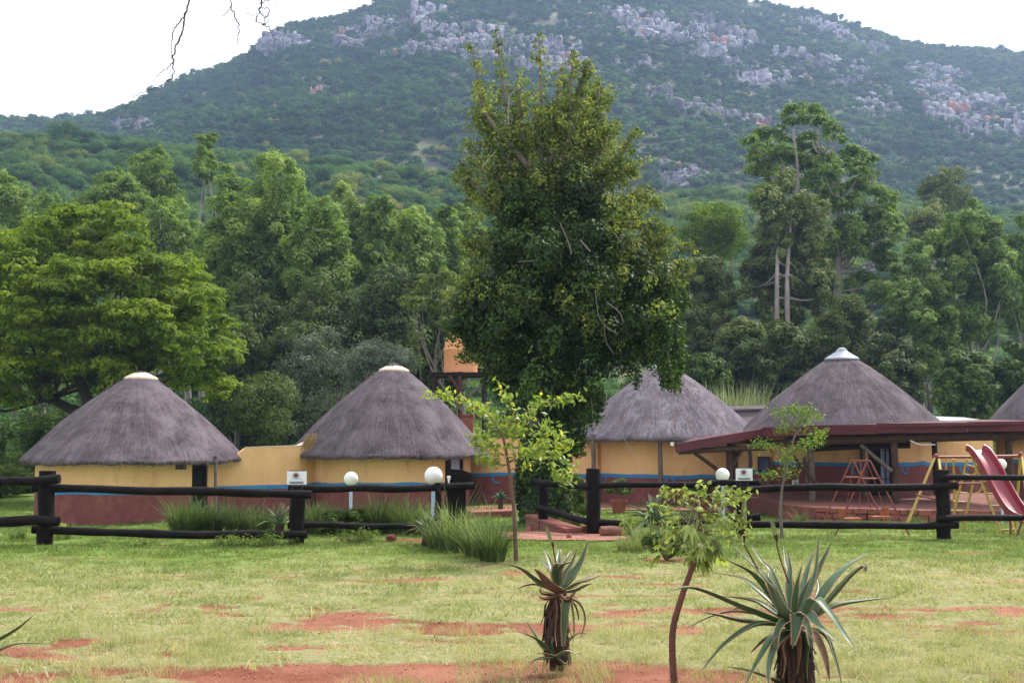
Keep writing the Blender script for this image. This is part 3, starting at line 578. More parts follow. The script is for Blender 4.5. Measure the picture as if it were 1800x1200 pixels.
    zt = ez+H+.12; c = (cx+lean[0], cy+lean[1], zt); tcap = .15 if not knob else .155; rc = R*tcap
    zc = -H*(1-(1-(.74*tcap+.26*tcap**2)))+.03
    mb = MB(); 
    if knob: mb.lathe(c, [(rc+.02, zc-.02), (rc+.03, zc+.03), (rc*.36, zc+.27), (rc*.34, zc+.29), (rc*.28, zc+.36), (rc*.1, zc+.40), (.005, zc+.405)], 40)
    else: mb.lathe(c, [(rc*.96, zc-.09), (rc*1.03, zc-.03), (rc*1.0, zc+.03), (rc*.55, zc+.15), (rc*.2, zc+.22), (.005, zc+.235)], 40)
    mb.build('roof_cap', M[capm], parent, smooth=True)
def ang_at(cx, cy, r, px, d=None):
    d0 = cy-r*.8
    for _ in range(6):
        X = (px-900)/F*d0; c = np.clip((X-cx)/r, -1, 1); a = -math.acos(c); d0 = cy+r*sin(a)
    return a
def hut(label, cpx, d, R, rw, eave_row, apex_row, bz, seed, gaps=(), zs=None, curls=(), wc=0., arc=(-pi-.25, .25), top=.42, m='thatch', capm='cement', knob=False, lean=(0, 0)):
    cx = (cpx-900)/F*d; cy = d; t = thing('thatched_hut', label, 'hut', (cx, cy, bz)); ez = W(cpx, eave_row, d-R)[2]; az = W(cpx, apex_row, d)[2]
    roof(t, cx, cy, R, ez, az-ez, rw, seed, m, capm, knob, lean)
    wx = cx+wc; zs = bz+.95 if zs is None else zs; edges = [arc[0]]
    G = sorted([(ang_at(wx, cy, rw, a), ang_at(wx, cy, rw, b)) for a, b in gaps])
    segs = []; cur = arc[0]
    for a, b in G: segs.append((cur, a)); cur = b
    segs.append((cur, arc[1]))
    for i, (a, b) in enumerate(segs):
        k = max(6, int((b-a)*26)); A = np.linspace(a, b, k); path = np.stack([wx+rw*np.cos(A), cy+rw*np.sin(A)], 1)
        painted_wall(path, bz-.4, zs, ez+top, .22, t, seed+i*3)
    for q in curls:
        a = ang_at(wx, cy, rw, q[0]); ring_on(t, (wx+rw*cos(a), cy+rw*sin(a), zs-q[1]), (cos(a), sin(a)), half=len(q) > 2)
    mb = MB(); mb.lathe((wx, cy, bz), [(rw-.5, -.3), (rw-.5, ez-bz+.35)], 40); mb.build('interior_shade', M['dark_interior'], t)  # near-black drum, paints the inside of the hut as dark shade
    return t, wx, cy, rw, ez, G
def recess(t, wx, cy, rw, G, ez, bz, kind):
    """door set back in the wall gap"""
    a, b = G; p1 = np.array([wx+rw*cos(a), cy+rw*sin(a)]); p2 = np.array([wx+rw*cos(b), cy+rw*sin(b)]); u = (p2-p1); Lg = np.linalg.norm(u); u = u/Lg; nin = np.array([-u[1], u[0]]); z1 = ez+.3
    ang = math.atan2(u[1], u[0]); mid = (p1+p2)/2+nin*.16
    mb = MB(); 
    for q in (p1+u*.035+nin*.1, p2-u*.035+nin*.1): mb.box((q[0], q[1], (bz+z1)/2), (.06, .09, z1-bz), ang)
    q = (p1+p2)/2+nin*.1
    mb.box((q[0], q[1], bz+1.93), (Lg-.12, .09, .08), ang); mb.build('door_frame', M['dark_timber'], t)
    dd = MB()
    if kind == 'open':
        dd.box((mid[0], mid[1], bz+1.0), (Lg-.14, .04, 1.95), ang); o = dd.build('door', M['dark_interior'], t)  # near-black panel stands in for the shade in the open doorway
        kn = MB(); kk = mid-nin*.05+u*(Lg*.25); kn.box((kk[0], kk[1], bz+.95), (.12, .03, .12), ang); kn.build('door_plate', M['white_board'], o)
    elif kind == 'curtain':
        pw = (Lg-.14)*.45; c1 = mid+u*(Lg*.25); dd.box((mid[0]+nin[0]*.05, mid[1]+nin[1]*.05, bz+1.0), (Lg-.14, .03, 1.95), ang); o = dd.build('door', M['dark_interior'], t)
        V = []; 
        for i in range(25):
            s = (i/24-.5)*pw; dpt = .02*sin(i*1.4); c = c1+u*s-nin*(.02-dpt); V += [(c[0], c[1], bz+.12), (c[0], c[1], bz+1.9)]
        MB().add(V, [(2*i, 2*i+2, 2*i+3, 2*i+1) for i in range(24)]).build('curtain', M['curtain'], o, True)
        fb = MB()
        for s in (-Lg*.22, 0.02, Lg*.25):
            c = mid+u*s-nin*.06; fb.box((c[0], c[1], bz+1.0), (.03, .03, 1.9), ang)
        for z in (.5, .95, 1.4): c = mid-nin*.06; fb.box((c[0], c[1], bz+z), (Lg-.14, .02, .025), ang)
        fb.build('security_bars', M['dark_timber'], o)
    else:
        dd.box((mid[0], mid[1], bz+1.0), (Lg-.14, .04, 1.95), ang); o = dd.build('door', M['dark_timber'], t)
        c = mid-nin*.03+u*(Lg*.18); MB().box((c[0], c[1], bz+1.5), (Lg*.42, .02, .75), ang).build('curtain', M['curtain'], o)
# hut 1
t, wx, cy, rw, ez, G = hut('farthest left thatched hut, cream cement cap, dark doorway at its right side', 241, 37.2, 3.50, 3.0, 817, 655, -1.12, 3, gaps=[(341, 374)], zs=-.13, arc=(-pi-.25, -.06), lean=(.12, 0))
recess(t, wx, cy, rw, G[0], ez, -1.12, 'open')
mb = MB(); p = W(313, 821, 34.0); mb.tube([p, p+[0, .25, 0]], .035, 10); p2 = W(322, 820, 34.0); mb.tube([p2, p2+[0, .25, 0]], .035, 10); mb.box(W(318, 820, 34.12), (.32, .05, .16)); mb.build('eave_light', M['dark_timber'], t)
mb = MB(); a = W(379, 806, 35.6); b = W(379, 900, 35.6); b[2] = -1.3; mb.tube([b, a+[0, 0, .1]], .05, 8); mb.build('porch_pole', M['grey_pole'], t, True)
H1 = t
# hut 2
t, wx, cy, rw, ez, G = hut('thatched hut with a straw tuft at its eave, just left of the orange tank', 686, 40, 3.53, 2.86, 806, 640, -1.0, 8, gaps=[(783, 817)], zs=-.03, arc=(-pi-.25, -.1), lean=(.12, 0))
recess(t, wx, cy, rw, G[0], ez, -1.0, 'glass')
c = W(543, 777, 37.0); rr = np.random.default_rng(4); mb = MB()
for i in range(150):
    s = c+np.array([rr.uniform(-.02, .3), rr.uniform(-.1, .1)-.25, rr.uniform(.05, .3)]); e = s+np.array([-.24, -.06, -.40])*rr.uniform(.5, 1)+rr.normal(0, .03, 3); mb.beam(s, e, .014, .006)
mb.build('straw_tuft', M['straw'], t)
# hut 3
t, wx, cy, rw, ez, G = hut('thatched hut with pale metal cap, partly behind the hanging vines of the tall tree', 1166, 40.5, 3.42, 2.72, 776, 640, -.78, 13, gaps=[(1276, 1296)], zs=.19, wc=.12, m='thatch_light', capm='grey_metal', curls=[(1060, .14), (1176, .14)])
recess(t, wx, cy, rw, G[0], ez, -.78, 'curtain')
for px in (1160, 1043):
    a_ = W(px, 776, 37.35 if px > 1100 else 38.3); mb = MB(); mb.tube([(a_[0], a_[1], -.95), (a_[0]+.01, a_[1], 0.3), (a_[0], a_[1], a_[2]+.25)], [.085, .08, .075], 10); mb.build('porch_pole', M['grey_pole'], t, True)
# hut 4
t, wx, cy, rw, ez, G = hut('tallest thatched hut with knobbed grey metal cap, standing behind the long maroon carport roof', 1481, 38.5, 3.5, 2.6, 768, 622, -.3, 21, gaps=[(1523, 1567)], zs=.66, m='thatch', capm='grey_metal', knob=True, curls=[(1500, .15), (1587, .15)])
recess(t, wx, cy, rw, G[0], ez, -.3, 'curtain')
a_ = ang_at(wx, cy, rw, 1512); mb = MB(); p = (wx+(rw+.12)*cos(a_), cy+(rw+.12)*sin(a_)); mb.tube([(p[0], p[1], -.4), (p[0], p[1], ez+.25)], .08, 10); mb.build('porch_pole', M['grey_pole'], t, True)
# hut 5
t, wx, cy, rw, ez, G = hut('thatched hut cut by the right edge of the picture, behind the playground slide', 1878, 41, 3.12, 2.5, 774, 618, -.35, 34, zs=.62, m='thatch', capm='grey_metal', curls=[(1812, .15)])
# linking walls
def lpath(pts, n=24): return crom([np.append(p, 0) for p in pts], max(2, n//(len(pts)-1)))[:, :2]
def XY(px, d): return np.array([(px-900)/F*d, d])
def garden_wall(label, pts, zb, zs, zt, thick=.25, seed=0, curls=(), name='garden_wall', coping=None):
    p = lpath(pts); t = thing(name, label, 'wall', (p[0][0], p[0][1], zb)); painted_wall(p, zb-.3, zs, zt, thick, t, seed)
    for px, dz in curls:
        d_ = [np.interp(px, [900+F*q[0]/q[1] for q in p], [q[1] for q in p])][0]-.0; ring_on(t, (XY(px, d_)[0], d_-.012, zs-dz), (0, -1), half=False)
    return t
wp = lpath([XY(384, 36.6), XY(425, 36.9), XY(480, 37.3), XY(530, 37.8), XY(556, 38.4)]); wq = 900+F*wp[:, 0]/wp[:, 1]; w1 = garden_wall('yellow and maroon linking wall between the two left thatched huts', [XY(384, 36.6), XY(425, 36.9), XY(480, 37.3), XY(530, 37.8), XY(556, 38.4)], -1.05, -.10, np.interp(wq, [400, 421, 430, 530, 545], [.80, .95, W(430, 787, 37)[2], W(470, 784, 37)[2], W(470, 778, 37)[2]]), seed=31, curls=[(473, .13)])
zc_ = np.interp(wq, [400, 421, 430, 530, 545], [.80, .95, W(430, 787, 37)[2], W(470, 784, 37)[2], W(470, 778, 37)[2]]); strip_wall(wp[wq > 428], zc_[wq > 428]+.003, zc_[wq > 428]+.022, .27, 'coping', M['cement'], w1, inner=-.012)
garden_wall('yellow and maroon courtyard wall behind the tree trunk and young tree', [XY(826, 40.6), XY(866, 40.3), XY(950, 40.0), XY(1000, 39.9), XY(1048, 39.2)], -.95, W(870, 834, 40.1)[2], W(900, 770, 40.1)[2], seed=41, curls=[(873, .15), (1015, .15)])
garden_wall('yellow wall set back between the tall hut and the playground bar', [XY(1598, 37.2), XY(1640, 38.0), XY(1700, 38.2), XY(1742, 38.6)], -.35, .62, W(1690, 756, 38)[2], seed=51, curls=[(1690, .15)])
garden_wall('dim yellow wall with a small dark board, between the two huts behind the carport', [XY(1290, 38.7), XY(1320, 38.4), XY(1352, 37.9)], -.6, W(1330, 829, 38)[2], W(1330, 772, 38)[2], seed=61)
# patio steps, mounted board, notice
mb = MB(); c = W(1342.5, 815.5, 37.85); mb.box(c, (.40, .05, .50)); t = thing('notice_board', 'dark blue notice board hung on the yellow wall under the carport', 'notice board', c)
mb.build('frame', M['dark_timber'], t); mat('slate_blue', (.045, .06, .13), (.03, .04, .10), rough=.3); MB().box(c+[0, -.03, 0], (.33, .015, .43)).build('panel', M['slate_blue'], t)
c = W(1398, 849, 36.2); t = thing('small_notice', 'small white notice with a red mark low beside the carport post', 'notice', c)
MB().box(c, (.2, .02, .2)).build('board', M['white_board'], t); MB().box(c+[.0, -.012, 0], (.05, .004, .12)).build('red_mark', M['red_paint'], t)
mb = MB(); mb.tube([c+[0, .02, -.1], (c[0], c[1]+.02, float(GZ(c[0], c[1]))-.1)], .012, 8); mb.build('stake', M['grey_pole'], t)
# brick chimney behind hut 2
c = W(822, 755, 43); t = thing('brick_chimney', 'short red brick chimney just behind the right slope of the second hut', 'chimney', c-[0, 0, 2])
MB().box(c-[0, 0, .85], (.42, .42, 2.7)).build('stack', M['red_brick'], t); MB().box(c+[0, 0, .54], (.52, .52, .09)).build('cap', M['maroon_plaster'], t)
# small thatched ridge and corrugated roof behind the huts
c0 = W(1270, 716, 44); c1 = W(1345, 714, 44); t = thing('thatched_shed', 'low thatched roof edge showing between the two tall huts', 'shed', (c0[0], 44, -.8))
V = [tuple(c0), tuple(c1), tuple(c1+[0, -1.5, -1.1]), tuple(c0+[0, -1.5, -1.1]), tuple(c1+[0, 1.5, -1.1]), tuple(c0+[0, 1.5, -1.1])]
MB().add(V, [(3, 2, 1, 0), (1, 4, 5, 0), (0, 5, 3), (2, 4, 1), (3, 5, 4, 2)]).build('thatch_roof', M['old_straw'], t)
mb = MB(); rr = np.random.default_rng(3)
for i in range(260):
    s = c0+(c1-c0)*rr.random()+[0, -.1, .03]; mb.beam(s, s+np.array([rr.normal(0, .03), -.25, -.12]), .05, .02)
mb.build('ridge_straw', M['old_straw'], t); MB().box((c0+c1)/2-[0, 0, 1.6], (c1[0]-c0[0]-.3, 2.0, 1.9)).build('wall', M['maroon_plaster'], t)
a = W(1632, 737, 41); b = W(1742, 741, 41); t = thing('metal_roofed_shed', 'low shed with whitish corrugated roof, right of the tallest hut', 'shed', (a[0], 41, -.5))
V = []; n = 60
for i in range(n+1):
    x = a[0]+(b[0]-a[0])*i/n; z = a[2]+(b[2]-a[2])*i/n+.03*(i % 2); V += [(x, 40.2, z-.05), (x, 43.5, z+.16)]
MB().add(V, [(2*i, 2*i+2, 2*i+3, 2*i+1) for i in range(n)]).build('corrugated_roof', M['corrugated'], t)
MB().box(((a[0]+b[0])/2, 42, .3), (b[0]-a[0]-.2, 2.8, 2.5)).build('wall', M['yellow_plaster'], t)
# ============================================================ tank on its stand
td = 50.0; tb = W(810, 655, td); t = thing('water_tank', 'round orange plastic water tank on a timber stand, half hidden by the tall tree', 'water tank', tb)
rt = 30*td/F*1.0; mb = MB(); h1 = 1.0; mb.lathe(tb, [(rt, 0), (rt, h1*.93), (rt*1.03, h1*.96), (rt*1.03, h1*1.03), (rt*.97, h1*1.07), (rt*.86, h1*1.72), (rt*.8, h1*1.80), (rt*.5, h1*1.9), (.01, h1*1.95)], 40); mb.build('tank_body', M['tank_plastic'], t, True)
mb = MB(); mb.lathe(tb+[0, 0, h1*1.93], [(.18, 0), (.18, .12), (.01, .13)], 20); mb.build('lid', M['tank_plastic'], t)
mb = MB(); mb.tube([tb+[-rt*.7, -rt*.7, 1.75], tb+[-rt*.95, -rt*.9, 1.8]], .05, 8); mb.build('inlet', M['red_paint'], t)
s = thing('tank_stand', 'dark timber platform with crossed braces holding up the orange water tank', 'tank stand', (tb[0], td, -1.5))
hw = 52*td/F; mb = MB()
for i in range(9): mb.box((tb[0]-hw+.12+i*hw*2/9+.05, td, tb[2]-.05+.02*sin(i*2.1)), (hw*2/9-.03, 2.3, .05))
mb.build('platform', M['dark_timber'], s)
for i, (x, y) in enumerate(((-.85, -.95), (.8, -.95), (-.85, .95), (.8, .95), (0, -.95))):
    mb = MB(); mb.tube([(tb[0]+x*hw, td+y, -1.6), (tb[0]+x*hw, td+y, tb[2]-.08)], .09, 8); mb.build('post', M['maroon_sheet' if i == 4 else 'dark_timber'], s)
for y_ in (-1., 1.): mb = MB(); mb.tube([(tb[0]-hw, td+y_, tb[2]-.14), (tb[0]+hw, td+y_, tb[2]-.12)], .07, 8); mb.build('bearer', M['dark_timber'], s)
for p1_, p2_, m_ in (((790, 660), (840, 735), 'maroon_sheet'), ((855, 668), (798, 722), 'grey_pole'), ((770, 668), (812, 722), 'grey_pole')):
    mb = MB(); mb.tube([W(*p1_, td-1.1), W(*p2_, td-1.1)], .065, 8); mb.build('brace', M[m_], s)
# ============================================================ carport
A0 = W(1187, 787, 30.5); B0 = W(1340, 760.5, 33); C0 = W(1400, 762, 32.6); D0 = W(1860, 750, 30)
t = thing('carport', 'open carport with maroon sheet metal edge on round timber posts', 'carport', (A0[0]+3, 33, -.6))
top = [A0+[0, 0, .08], B0+[0, 0, .13], D0+[0, 0, .14], D0+[0, 5, .24], np.array([A0[0]+1.4, 36.5, A0[2]+.2])]
V = [tuple(q) for q in top]+[tuple(np.asarray(q)-[0, 0, .06]) for q in top]; k = 5
MB().add(V, [(0, 1, 2, 3, 4), (9, 8, 7, 6, 5)]+[(i, (i+5), (i+1) % 5+5, (i+1) % 5) for i in range(5)]).build('roof_sheet', M['maroon_sheet'], t)
mb = MB(); mb.beam(A0+[.02, -.03, 0], B0+[-.02, -.03, 0], .04, .30 if 0 else .24); fa = mb.build('fascia', M['maroon_sheet'], t)
pts = [B0+[0, -.04, .02]]+[W(px, 756+dy, dd) for px, dy, dd in ((1440, -.5, 32.4), (1540, -2, 31.8), (1540.5, -3.5, 31.8), (1700, -5, 31), (1700.5, -6, 31), (1860, -8, 30))]
mb = MB()
for i in range(len(pts)-1):
    if i in (2, 4): continue
    mb.beam(pts[i], pts[i+1], .04, .27)
mb.build('fascia', M['maroon_sheet'], t)
mb = MB(); q = W(1181.5, 780, 30.4); mb.box(q, (.08, .06, .1)); mb.build('gutter_end', M['white_board'], t)
def logbeam(a, b, r, m='brown_pole', nm='beam'): mb = MB(); mb.tube(crom([a, (np.asarray(a)+b)/2+[0, 0, .02], b], 5), r, 9); mb.build(nm, M[m], t, True)
logbeam(W(1194, 794, 31), W(1345, 787, 33.2), .075); logbeam(W(1330, 781, 33.2), W(1400, 778, 33), .09); logbeam(W(1380, 777, 33.1), W(1860, 763, 30.6), .13)
logbeam(W(1430, 788, 33.4), W(1600, 782, 32.6), .09, 'dark_timber'); logbeam(W(1345, 776, 33), (B0[0]+.1, 38, 1.35), .08); logbeam(W(1590, 775, 32), (W(1590, 775, 37)[0], 37, 1.5), .08); logbeam(W(1780, 770, 31), (W(1790, 770, 37)[0], 37, 1.5), .08)
for px, r_, d_, m_, rt_ in ((1281, 787, 32.6, 'brown_pole', .10), (1424, 780, 33.2, 'grey_pole', .11), (1571, 776, 32.0, 'brown_pole', .11), (1772, 768, 31.2, 'brown_pole', .11), (1642, 775, 36.4, 'dark_timber', .10), (1292, 790, 35.5, 'brown_pole', .08), (1318, 790, 36.5, 'grey_pole', .08)):
    a = W(px, r_, d_); b = (a[0]+.02, d_, min(float(GZ(a[0], d_)), -.3)-.3); mb = MB(); mb.tube([b, (a+b)/2+[.02, 0, 0], a], [rt_*.95, rt_*.9, rt_*.85], 10); mb.build('post', M[m_], t, True)
for a, b, d1, d2, m_ in (((1222, 796), (1264, 827), 31.3, 32.5, 'brown_pole'), ((1303, 790), (1280, 832), 32.8, 32.55, 'brown_pole'), ((1393, 800), (1436, 850), 33.2, 33.0, 'brown_pole'), ((1513, 782), (1568, 828), 32.3, 31.9, 'grey_pole'), ((1413, 800), (1420, 852), 33.6, 33.3, 'grey_pole')):
    mb = MB(); mb.tube([W(*a, d1), W(*b, d2)], .055, 8); mb.build('brace', M[m_], t, True)
mb = MB(); mb.tube(crom([W(1600, 774, 31.6), W(1618, 781, 31.6), W(1644, 781, 31.6)], 5), .018, 6); mb.build('hanging_cable', M['white_board'], t, True)
# patio with rough brick retaining wall, low steps
px_ = [1380, 1430, 1540, 1660, 1760, 1900]; dd_ = [31.5, 30.6, 29.8, 29.4, 29.2, 29.0]
pth = [XY(a, b) for a, b in zip(px_, dd_)]
t = thing('patio', 'raised red brick patio with rough retaining wall under the carport', 'patio', (pth[0][0], 32, -.7))
V = [(*q, -.31) for q in pth]+[(pth[-1][0]+1, 37.5, -.31), (pth[0][0]-.3, 37.5, -.31)]; V += [(x, y, -1.1) for x, y, z in V]; n = 8
MB().add(V, [tuple(range(n)), tuple(range(n, 2*n))[::-1]]+[(i, i+n, (i+1) % n+n, (i+1) % n) for i in range(n)]).build('paving', M['mortar_wall'], t)
mb = MB(); rr = np.random.default_rng(12); pp = lpath(pth[1:], 60)
for row in range(4):
    s = 0.; L_ = 0
    seg = np.linalg.norm(np.diff(pp, axis=0), axis=1); cum = np.concatenate([[0], np.cumsum(seg)])
    while s < cum[-1]:
        l = rr.uniform(.18, .42); x = np.interp(s+l/2, cum, pp[:, 0]); y = np.interp(s+l/2, cum, pp[:, 1]); x2 = np.interp(s+l, cum, pp[:, 0]); y2 = np.interp(s+l, cum, pp[:, 1]); 
        if row < 3 or rr.random() < .9: mb.box((x, y-.04+rr.normal(0, .012), -.80+row*.145+rr.normal(0, .006)), (l-.025, .16, .125), math.atan2(y2-y, x2-x)+rr.normal(0, .03), rr.normal(0, .02))
        s += l
mb.build('retaining_wall', M['red_brick'], t)
c = W(1397, 898, 30.5); V = [(c[0]-.35, c[1]-.4, c[2]+.05), (c[0]+.45, c[1]-.3, c[2]-.22), (c[0]-.35, c[1]-.4, c[2]-.5), (c[0]+.45, c[1]-.3, c[2]-.5)]; V += [(x, y+.9, z) for x, y, z in V]
MB().add(V, [(0, 2, 3, 1), (4, 5, 7, 6), (0, 1, 5, 4), (0, 4, 6, 2), (1, 3, 7, 5)]).build('ramp_wall', M['maroon_plaster'], t)
# paths
def sheet(name, poly, off, m, n=60):
    poly = np.asarray(poly, float); x0, y0 = poly.min(0); x1, y1 = poly.max(0); gx, gy = np.meshgrid(np.linspace(x0, x1, n), np.linspace(y0, y1, n), indexing='ij'); ins = inpoly(gx, gy, poly.tolist())
    Z = GZ(gx, gy)+off+.02*(fbm(gx*2, gy*2, 3, 1)-.5)*0; idx = np.arange(n*n).reshape(n, n); f = np.stack([idx[:-1, :-1], idx[1:, :-1], idx[1:, 1:], idx[:-1, 1:]], -1).reshape(-1, 4)
    c = (ins[:-1, :-1] & ins[1:, 1:] & ins[1:, :-1] & ins[:-1, 1:]).ravel(); return structure(link(name, raw_mesh(name, np.stack([gx, gy, Z], -1).reshape(-1, 3), f[c], 4, smooth=True), None, [m]))
m, n_, p, o = newmat('brick_paving'); M['brick_paving'] = m; L = n_.links.new
tc = n_.nodes.new('ShaderNodeTexCoord'); br = n_.nodes.new('ShaderNodeTexBrick'); br.inputs['Scale'].default_value = 1; br.inputs['Brick Width'].default_value = .23; br.inputs['Row Height'].default_value = .115; br.inputs['Mortar Size'].default_value = .012
br.inputs['Color1'].default_value = (.33, .12, .085, 1); br.inputs['Color2'].default_value = (.22, .075, .055, 1); br.inputs['Mortar'].default_value = (.13, .075, .05, 1); L(tc.outputs['Object'], br.inputs['Vector'])
no = N(n_, 'ShaderNodeTexNoise'); no.inputs['Scale'].default_value = 2.5; no.inputs['Detail'].default_value = 8; L(tc.outputs['Object'], no.inputs['Vector']); x = N(n_, 'ShaderNodeMix', data_type='RGBA', blend_type='OVERLAY'); x.inputs['Factor'].default_value = .8
L(br.outputs[0], x.inputs['A']); L(no.outputs[0], x.inputs['B']); L(x.outputs['Result'], p.inputs['Base Color']); p.inputs['Roughness'].default_value = .9
sheet('path', PATHS[0], .022, M['brick_paving'], 130)
sheet('paved_terrace', [XY(820, 36.2), XY(930, 36.4), XY(1035, 35.6), XY(1250, 34.9), XY(1345, 33.6), XY(1372, 37.4), XY(1100, 39.5), XY(900, 39.5), XY(790, 38)], .03, M['brick_paving'], 110)
# low entrance walls, brick steps
def stonewall(label, a, b, h0, h1, th, name='low_brick_wall', m='mortar_wall'):
    a = np.asarray(a); b = np.asarray(b); t = thing(name, label, 'low wall', a); d = unit((b-a)[None, :2])[0]; nn = np.array([-d[1], d[0], 0])*th/2
    za, zb = a[2], b[2]; V = []
    for q, z, h in ((a, za, h0), (b, zb, h1)): V += [tuple(np.array([q[0], q[1], z-.25])-nn), tuple(np.array([q[0], q[1], z-.25])+nn), tuple(np.array([q[0], q[1], z+h])+nn), tuple(np.array([q[0], q[1], z+h])-nn)]
    MB().add(V, [(0, 1, 2, 3), (7, 6, 5, 4), (0, 4, 5, 1), (1, 5, 6, 2), (2, 6, 7, 3), (3, 7, 4, 0)]).build('masonry', M[m], t)
    V = [tuple(np.array(v)+(nn*.12 if i % 4 in (1, 2) else -nn*.12)) for i, v in enumerate(V)]; V = [V[3], V[2], V[6], V[7]]; V2 = [(x, y, z+.04) for x, y, z in V]; V = [(x, y, z+.002) for x, y, z in V]
    MB().add(V+V2, [(3, 2, 1, 0), (4, 5, 6, 7), (0, 1, 5, 4), (1, 2, 6, 5), (2, 3, 7, 6), (3, 0, 4, 7)]).build('coping', M['red_brick'], t)
    return t
g = lambda px, d: gp(px, 0, d)
stonewall('sloping low red wall on the left of the path, beside the ivy clad trunk', g(936, 21.8), g(1008, 19.6), .26, .07, .28)
stonewall('short stepped red brick block beside the path, behind the cut log', g(1022, 19.9), g(1068, 19.8), .10, .14, .3, m='red_brick')
t = stonewall('low maroon step at the second hut doorway behind the young tree', g(826, 33.6), g(898, 33.9), .16, .16, .6, name='doorstep', m='maroon_plaster')
c = g(1072, 19.0)+[0, 0, .09]; t = thing('cut_log', 'short cut log lying on the lawn at the end of the path', 'log', c)
mb = MB(); mb.tube([c+[-.17, -.03, .0], c+[0, 0, .005], c+[.17, .03, .0]], [.085, .09, .083], 16); mb.build('bark', M['log_wood'], t, True)
mb = MB(); mb.tube([c+[-.176, -.031, 0], c+[-.171, -.03, 0]], .074, 16); mb.build('cut_face', M['seat_wood'], t)
for i, (px, d, r, lab) in enumerate(((690, 18.2, .10, 'lone red stone on the grass under the middle fence rail'), (1000, 18.6, .07, 'small red stone by the path edge'), (928, 20.6, .1, 'square red stone at the foot of the ivy clad trunk'), (1664, 18.9, .02, 'tiny stone beside the right fence post'))[:3]):
    q = g(px, d)+[0, 0, r*.35]; me = stone_me(200+i); V = [Vector(v.co)*r for v in me.vertices]; [setattr(v, 'co', w_) for v, w_ in zip(me.vertices, V)]; o = link('stone', me, None, [M['red_brick']]); o.location = tuple(q); tag(o, lab, 'stone')
# ============================================================ fences
def pole(a, b, r, parent, nm='rail', m='tarred_pole', seed=0, sag=0.):
    a = np.asarray(a, float); b = np.asarray(b, float); n = 22; R_ = np.random.default_rng(seed+11); t_ = np.linspace(0, 1, n)[:, None]; P = a+(b-a)*t_; P[:, 2] -= sag*4*(t_[:, 0])*(1-t_[:, 0])
    P[:, 2] += (vnoise(t_[:, 0]*5, seed+t_[:, 0]*0)-.5)*.035; P[:, 1] += (vnoise(t_[:, 0]*4, seed+9+t_[:, 0]*0)-.5)*.03
    rad = r*(1+.16*(vnoise(t_[:, 0]*9, seed+3+t_[:, 0]*0)-.5)+.10*R_.normal(0, .5, n).clip(-1, 1)*(R_.random(n) < .35)); mb = MB(); mb.tube(P, list(rad), 14); return mb.build(nm, M[m], parent, True)
def post(px, r0, d, r, parent, seed=0, r1=None):
    a = W(px, r0, d); z = float(GZ(a[0], d))-.25; mb = MB(); n = 9; zz = np.linspace(z, a[2], n); P = [(a[0]+.008*sin(i*1.7+seed), d, q) for i, q in enumerate(zz)]; mb.tube(P, [r*(1+.04*sin(i*2.3+seed)) for i in range(n)], 16); return mb.build('post', M['tarred_pole'], parent, True)
f1 = thing('pole_fence', 'black tarred pole fence from the left edge to the leaning board by the path', 'fence', g(400, 17.7))
post(83, 827, 17.55, .122, f1, 1); post(523, 862, 17.7, .118, f1, 2); post(770, 848, 17.9, .052, f1, 3)
pole(W(-120, 852, 17.3), W(105, 843, 17.3), .070, f1, seed=1); pole(W(-120, 920, 17.3), W(104, 914, 17.3), .074, f1, seed=2)
pole(W(58, 857, 17.55), W(548, 870, 17.4), .064, f1, seed=3); pole(W(58, 929, 17.55), W(540, 939, 17.4), .062, f1, seed=4, sag=.03)
pole(W(507, 857, 17.75), W(833, 854, 18.0), .058, f1, seed=5, sag=.03); pole(W(506, 923, 17.7), W(830, 923, 18.0), .048, f1, seed=6)
bd = thing('gate_board', 'thick dark timber board standing at the end of the left fence beside the path', 'board', g(800, 18.1))
c = W(800, 860, 18.15); zb = float(GZ(c[0], 18.15))-.2
V = [(c[0]-.11, 18.1, zb), (c[0]+.17, 18.1, zb), (c[0]+.17, 18.1, W(0, 848, 18.1)[2]), (c[0]+.27, 18.1, W(0, 848, 18.1)[2]), (c[0]+.27, 18.1, W(0, 832, 18.1)[2]), (c[0]+.10, 18.1, W(0, 825, 18.1)[2]), (c[0]-.08, 18.1, W(0, 824, 18.1)[2]), (c[0]-.11, 18.1, W(0, 840, 18.1)[2])]; n = 8; V += [(x, y+.12, z) for x, y, z in V]
MB().add(V, [tuple(range(n)), tuple(range(n, 2*n))[::-1]]+[(i, i+n, (i+1) % n+n, (i+1) % n) for i in range(n)]).build('board', M['tarred_pole'], bd)
c = W(789, 842, 18.0); mb = MB(); mb.lathe(c, [(.012, -.06), (.016, -.02), (.03, .03), (.032, .05), (.001, .055)], 14); mb.build('tap_cap', M['white_glass'], bd, True)
f2 = thing('pole_fence', 'black tarred pole fence running right from the path past the playground', 'fence', g(1300, 18.5))
post(955, 850, 21.0, .092, f2, 4); post(1043, 823, 19.6, .122, f2, 5); post(1303, 849, 18.9, .095, f2, 6); post(1656, 825, 18.5, .112, f2, 7); post(2000, 822, 17.8, .112, f2, 8)
pole(W(940, 847, 20.9), W(1038, 855, 19.5), .060, f2, seed=7); mb = MB(); mb.tube(crom([W(944, 892, 20.9), W(968, 897, 20.5), W(1000, 908, 20.0), W(1034, 916, 19.5)], 6), .058, 12); mb.build('rail', M['brown_pole' if 0 else 'tarred_pole'], f2, True)
pole(W(1030, 855, 19.6), W(1337, 849, 18.9), .052, f2, seed=8, sag=-.01); pole(W(1028, 918, 19.6), W(1337, 909, 18.9), .058, f2, seed=9, sag=.05)
pole(W(1300, 860, 18.8), W(1683, 853, 18.35), .060, f2, seed=10); pole(W(1300, 921, 18.8), W(1685, 923, 18.35), .060, f2, seed=11)
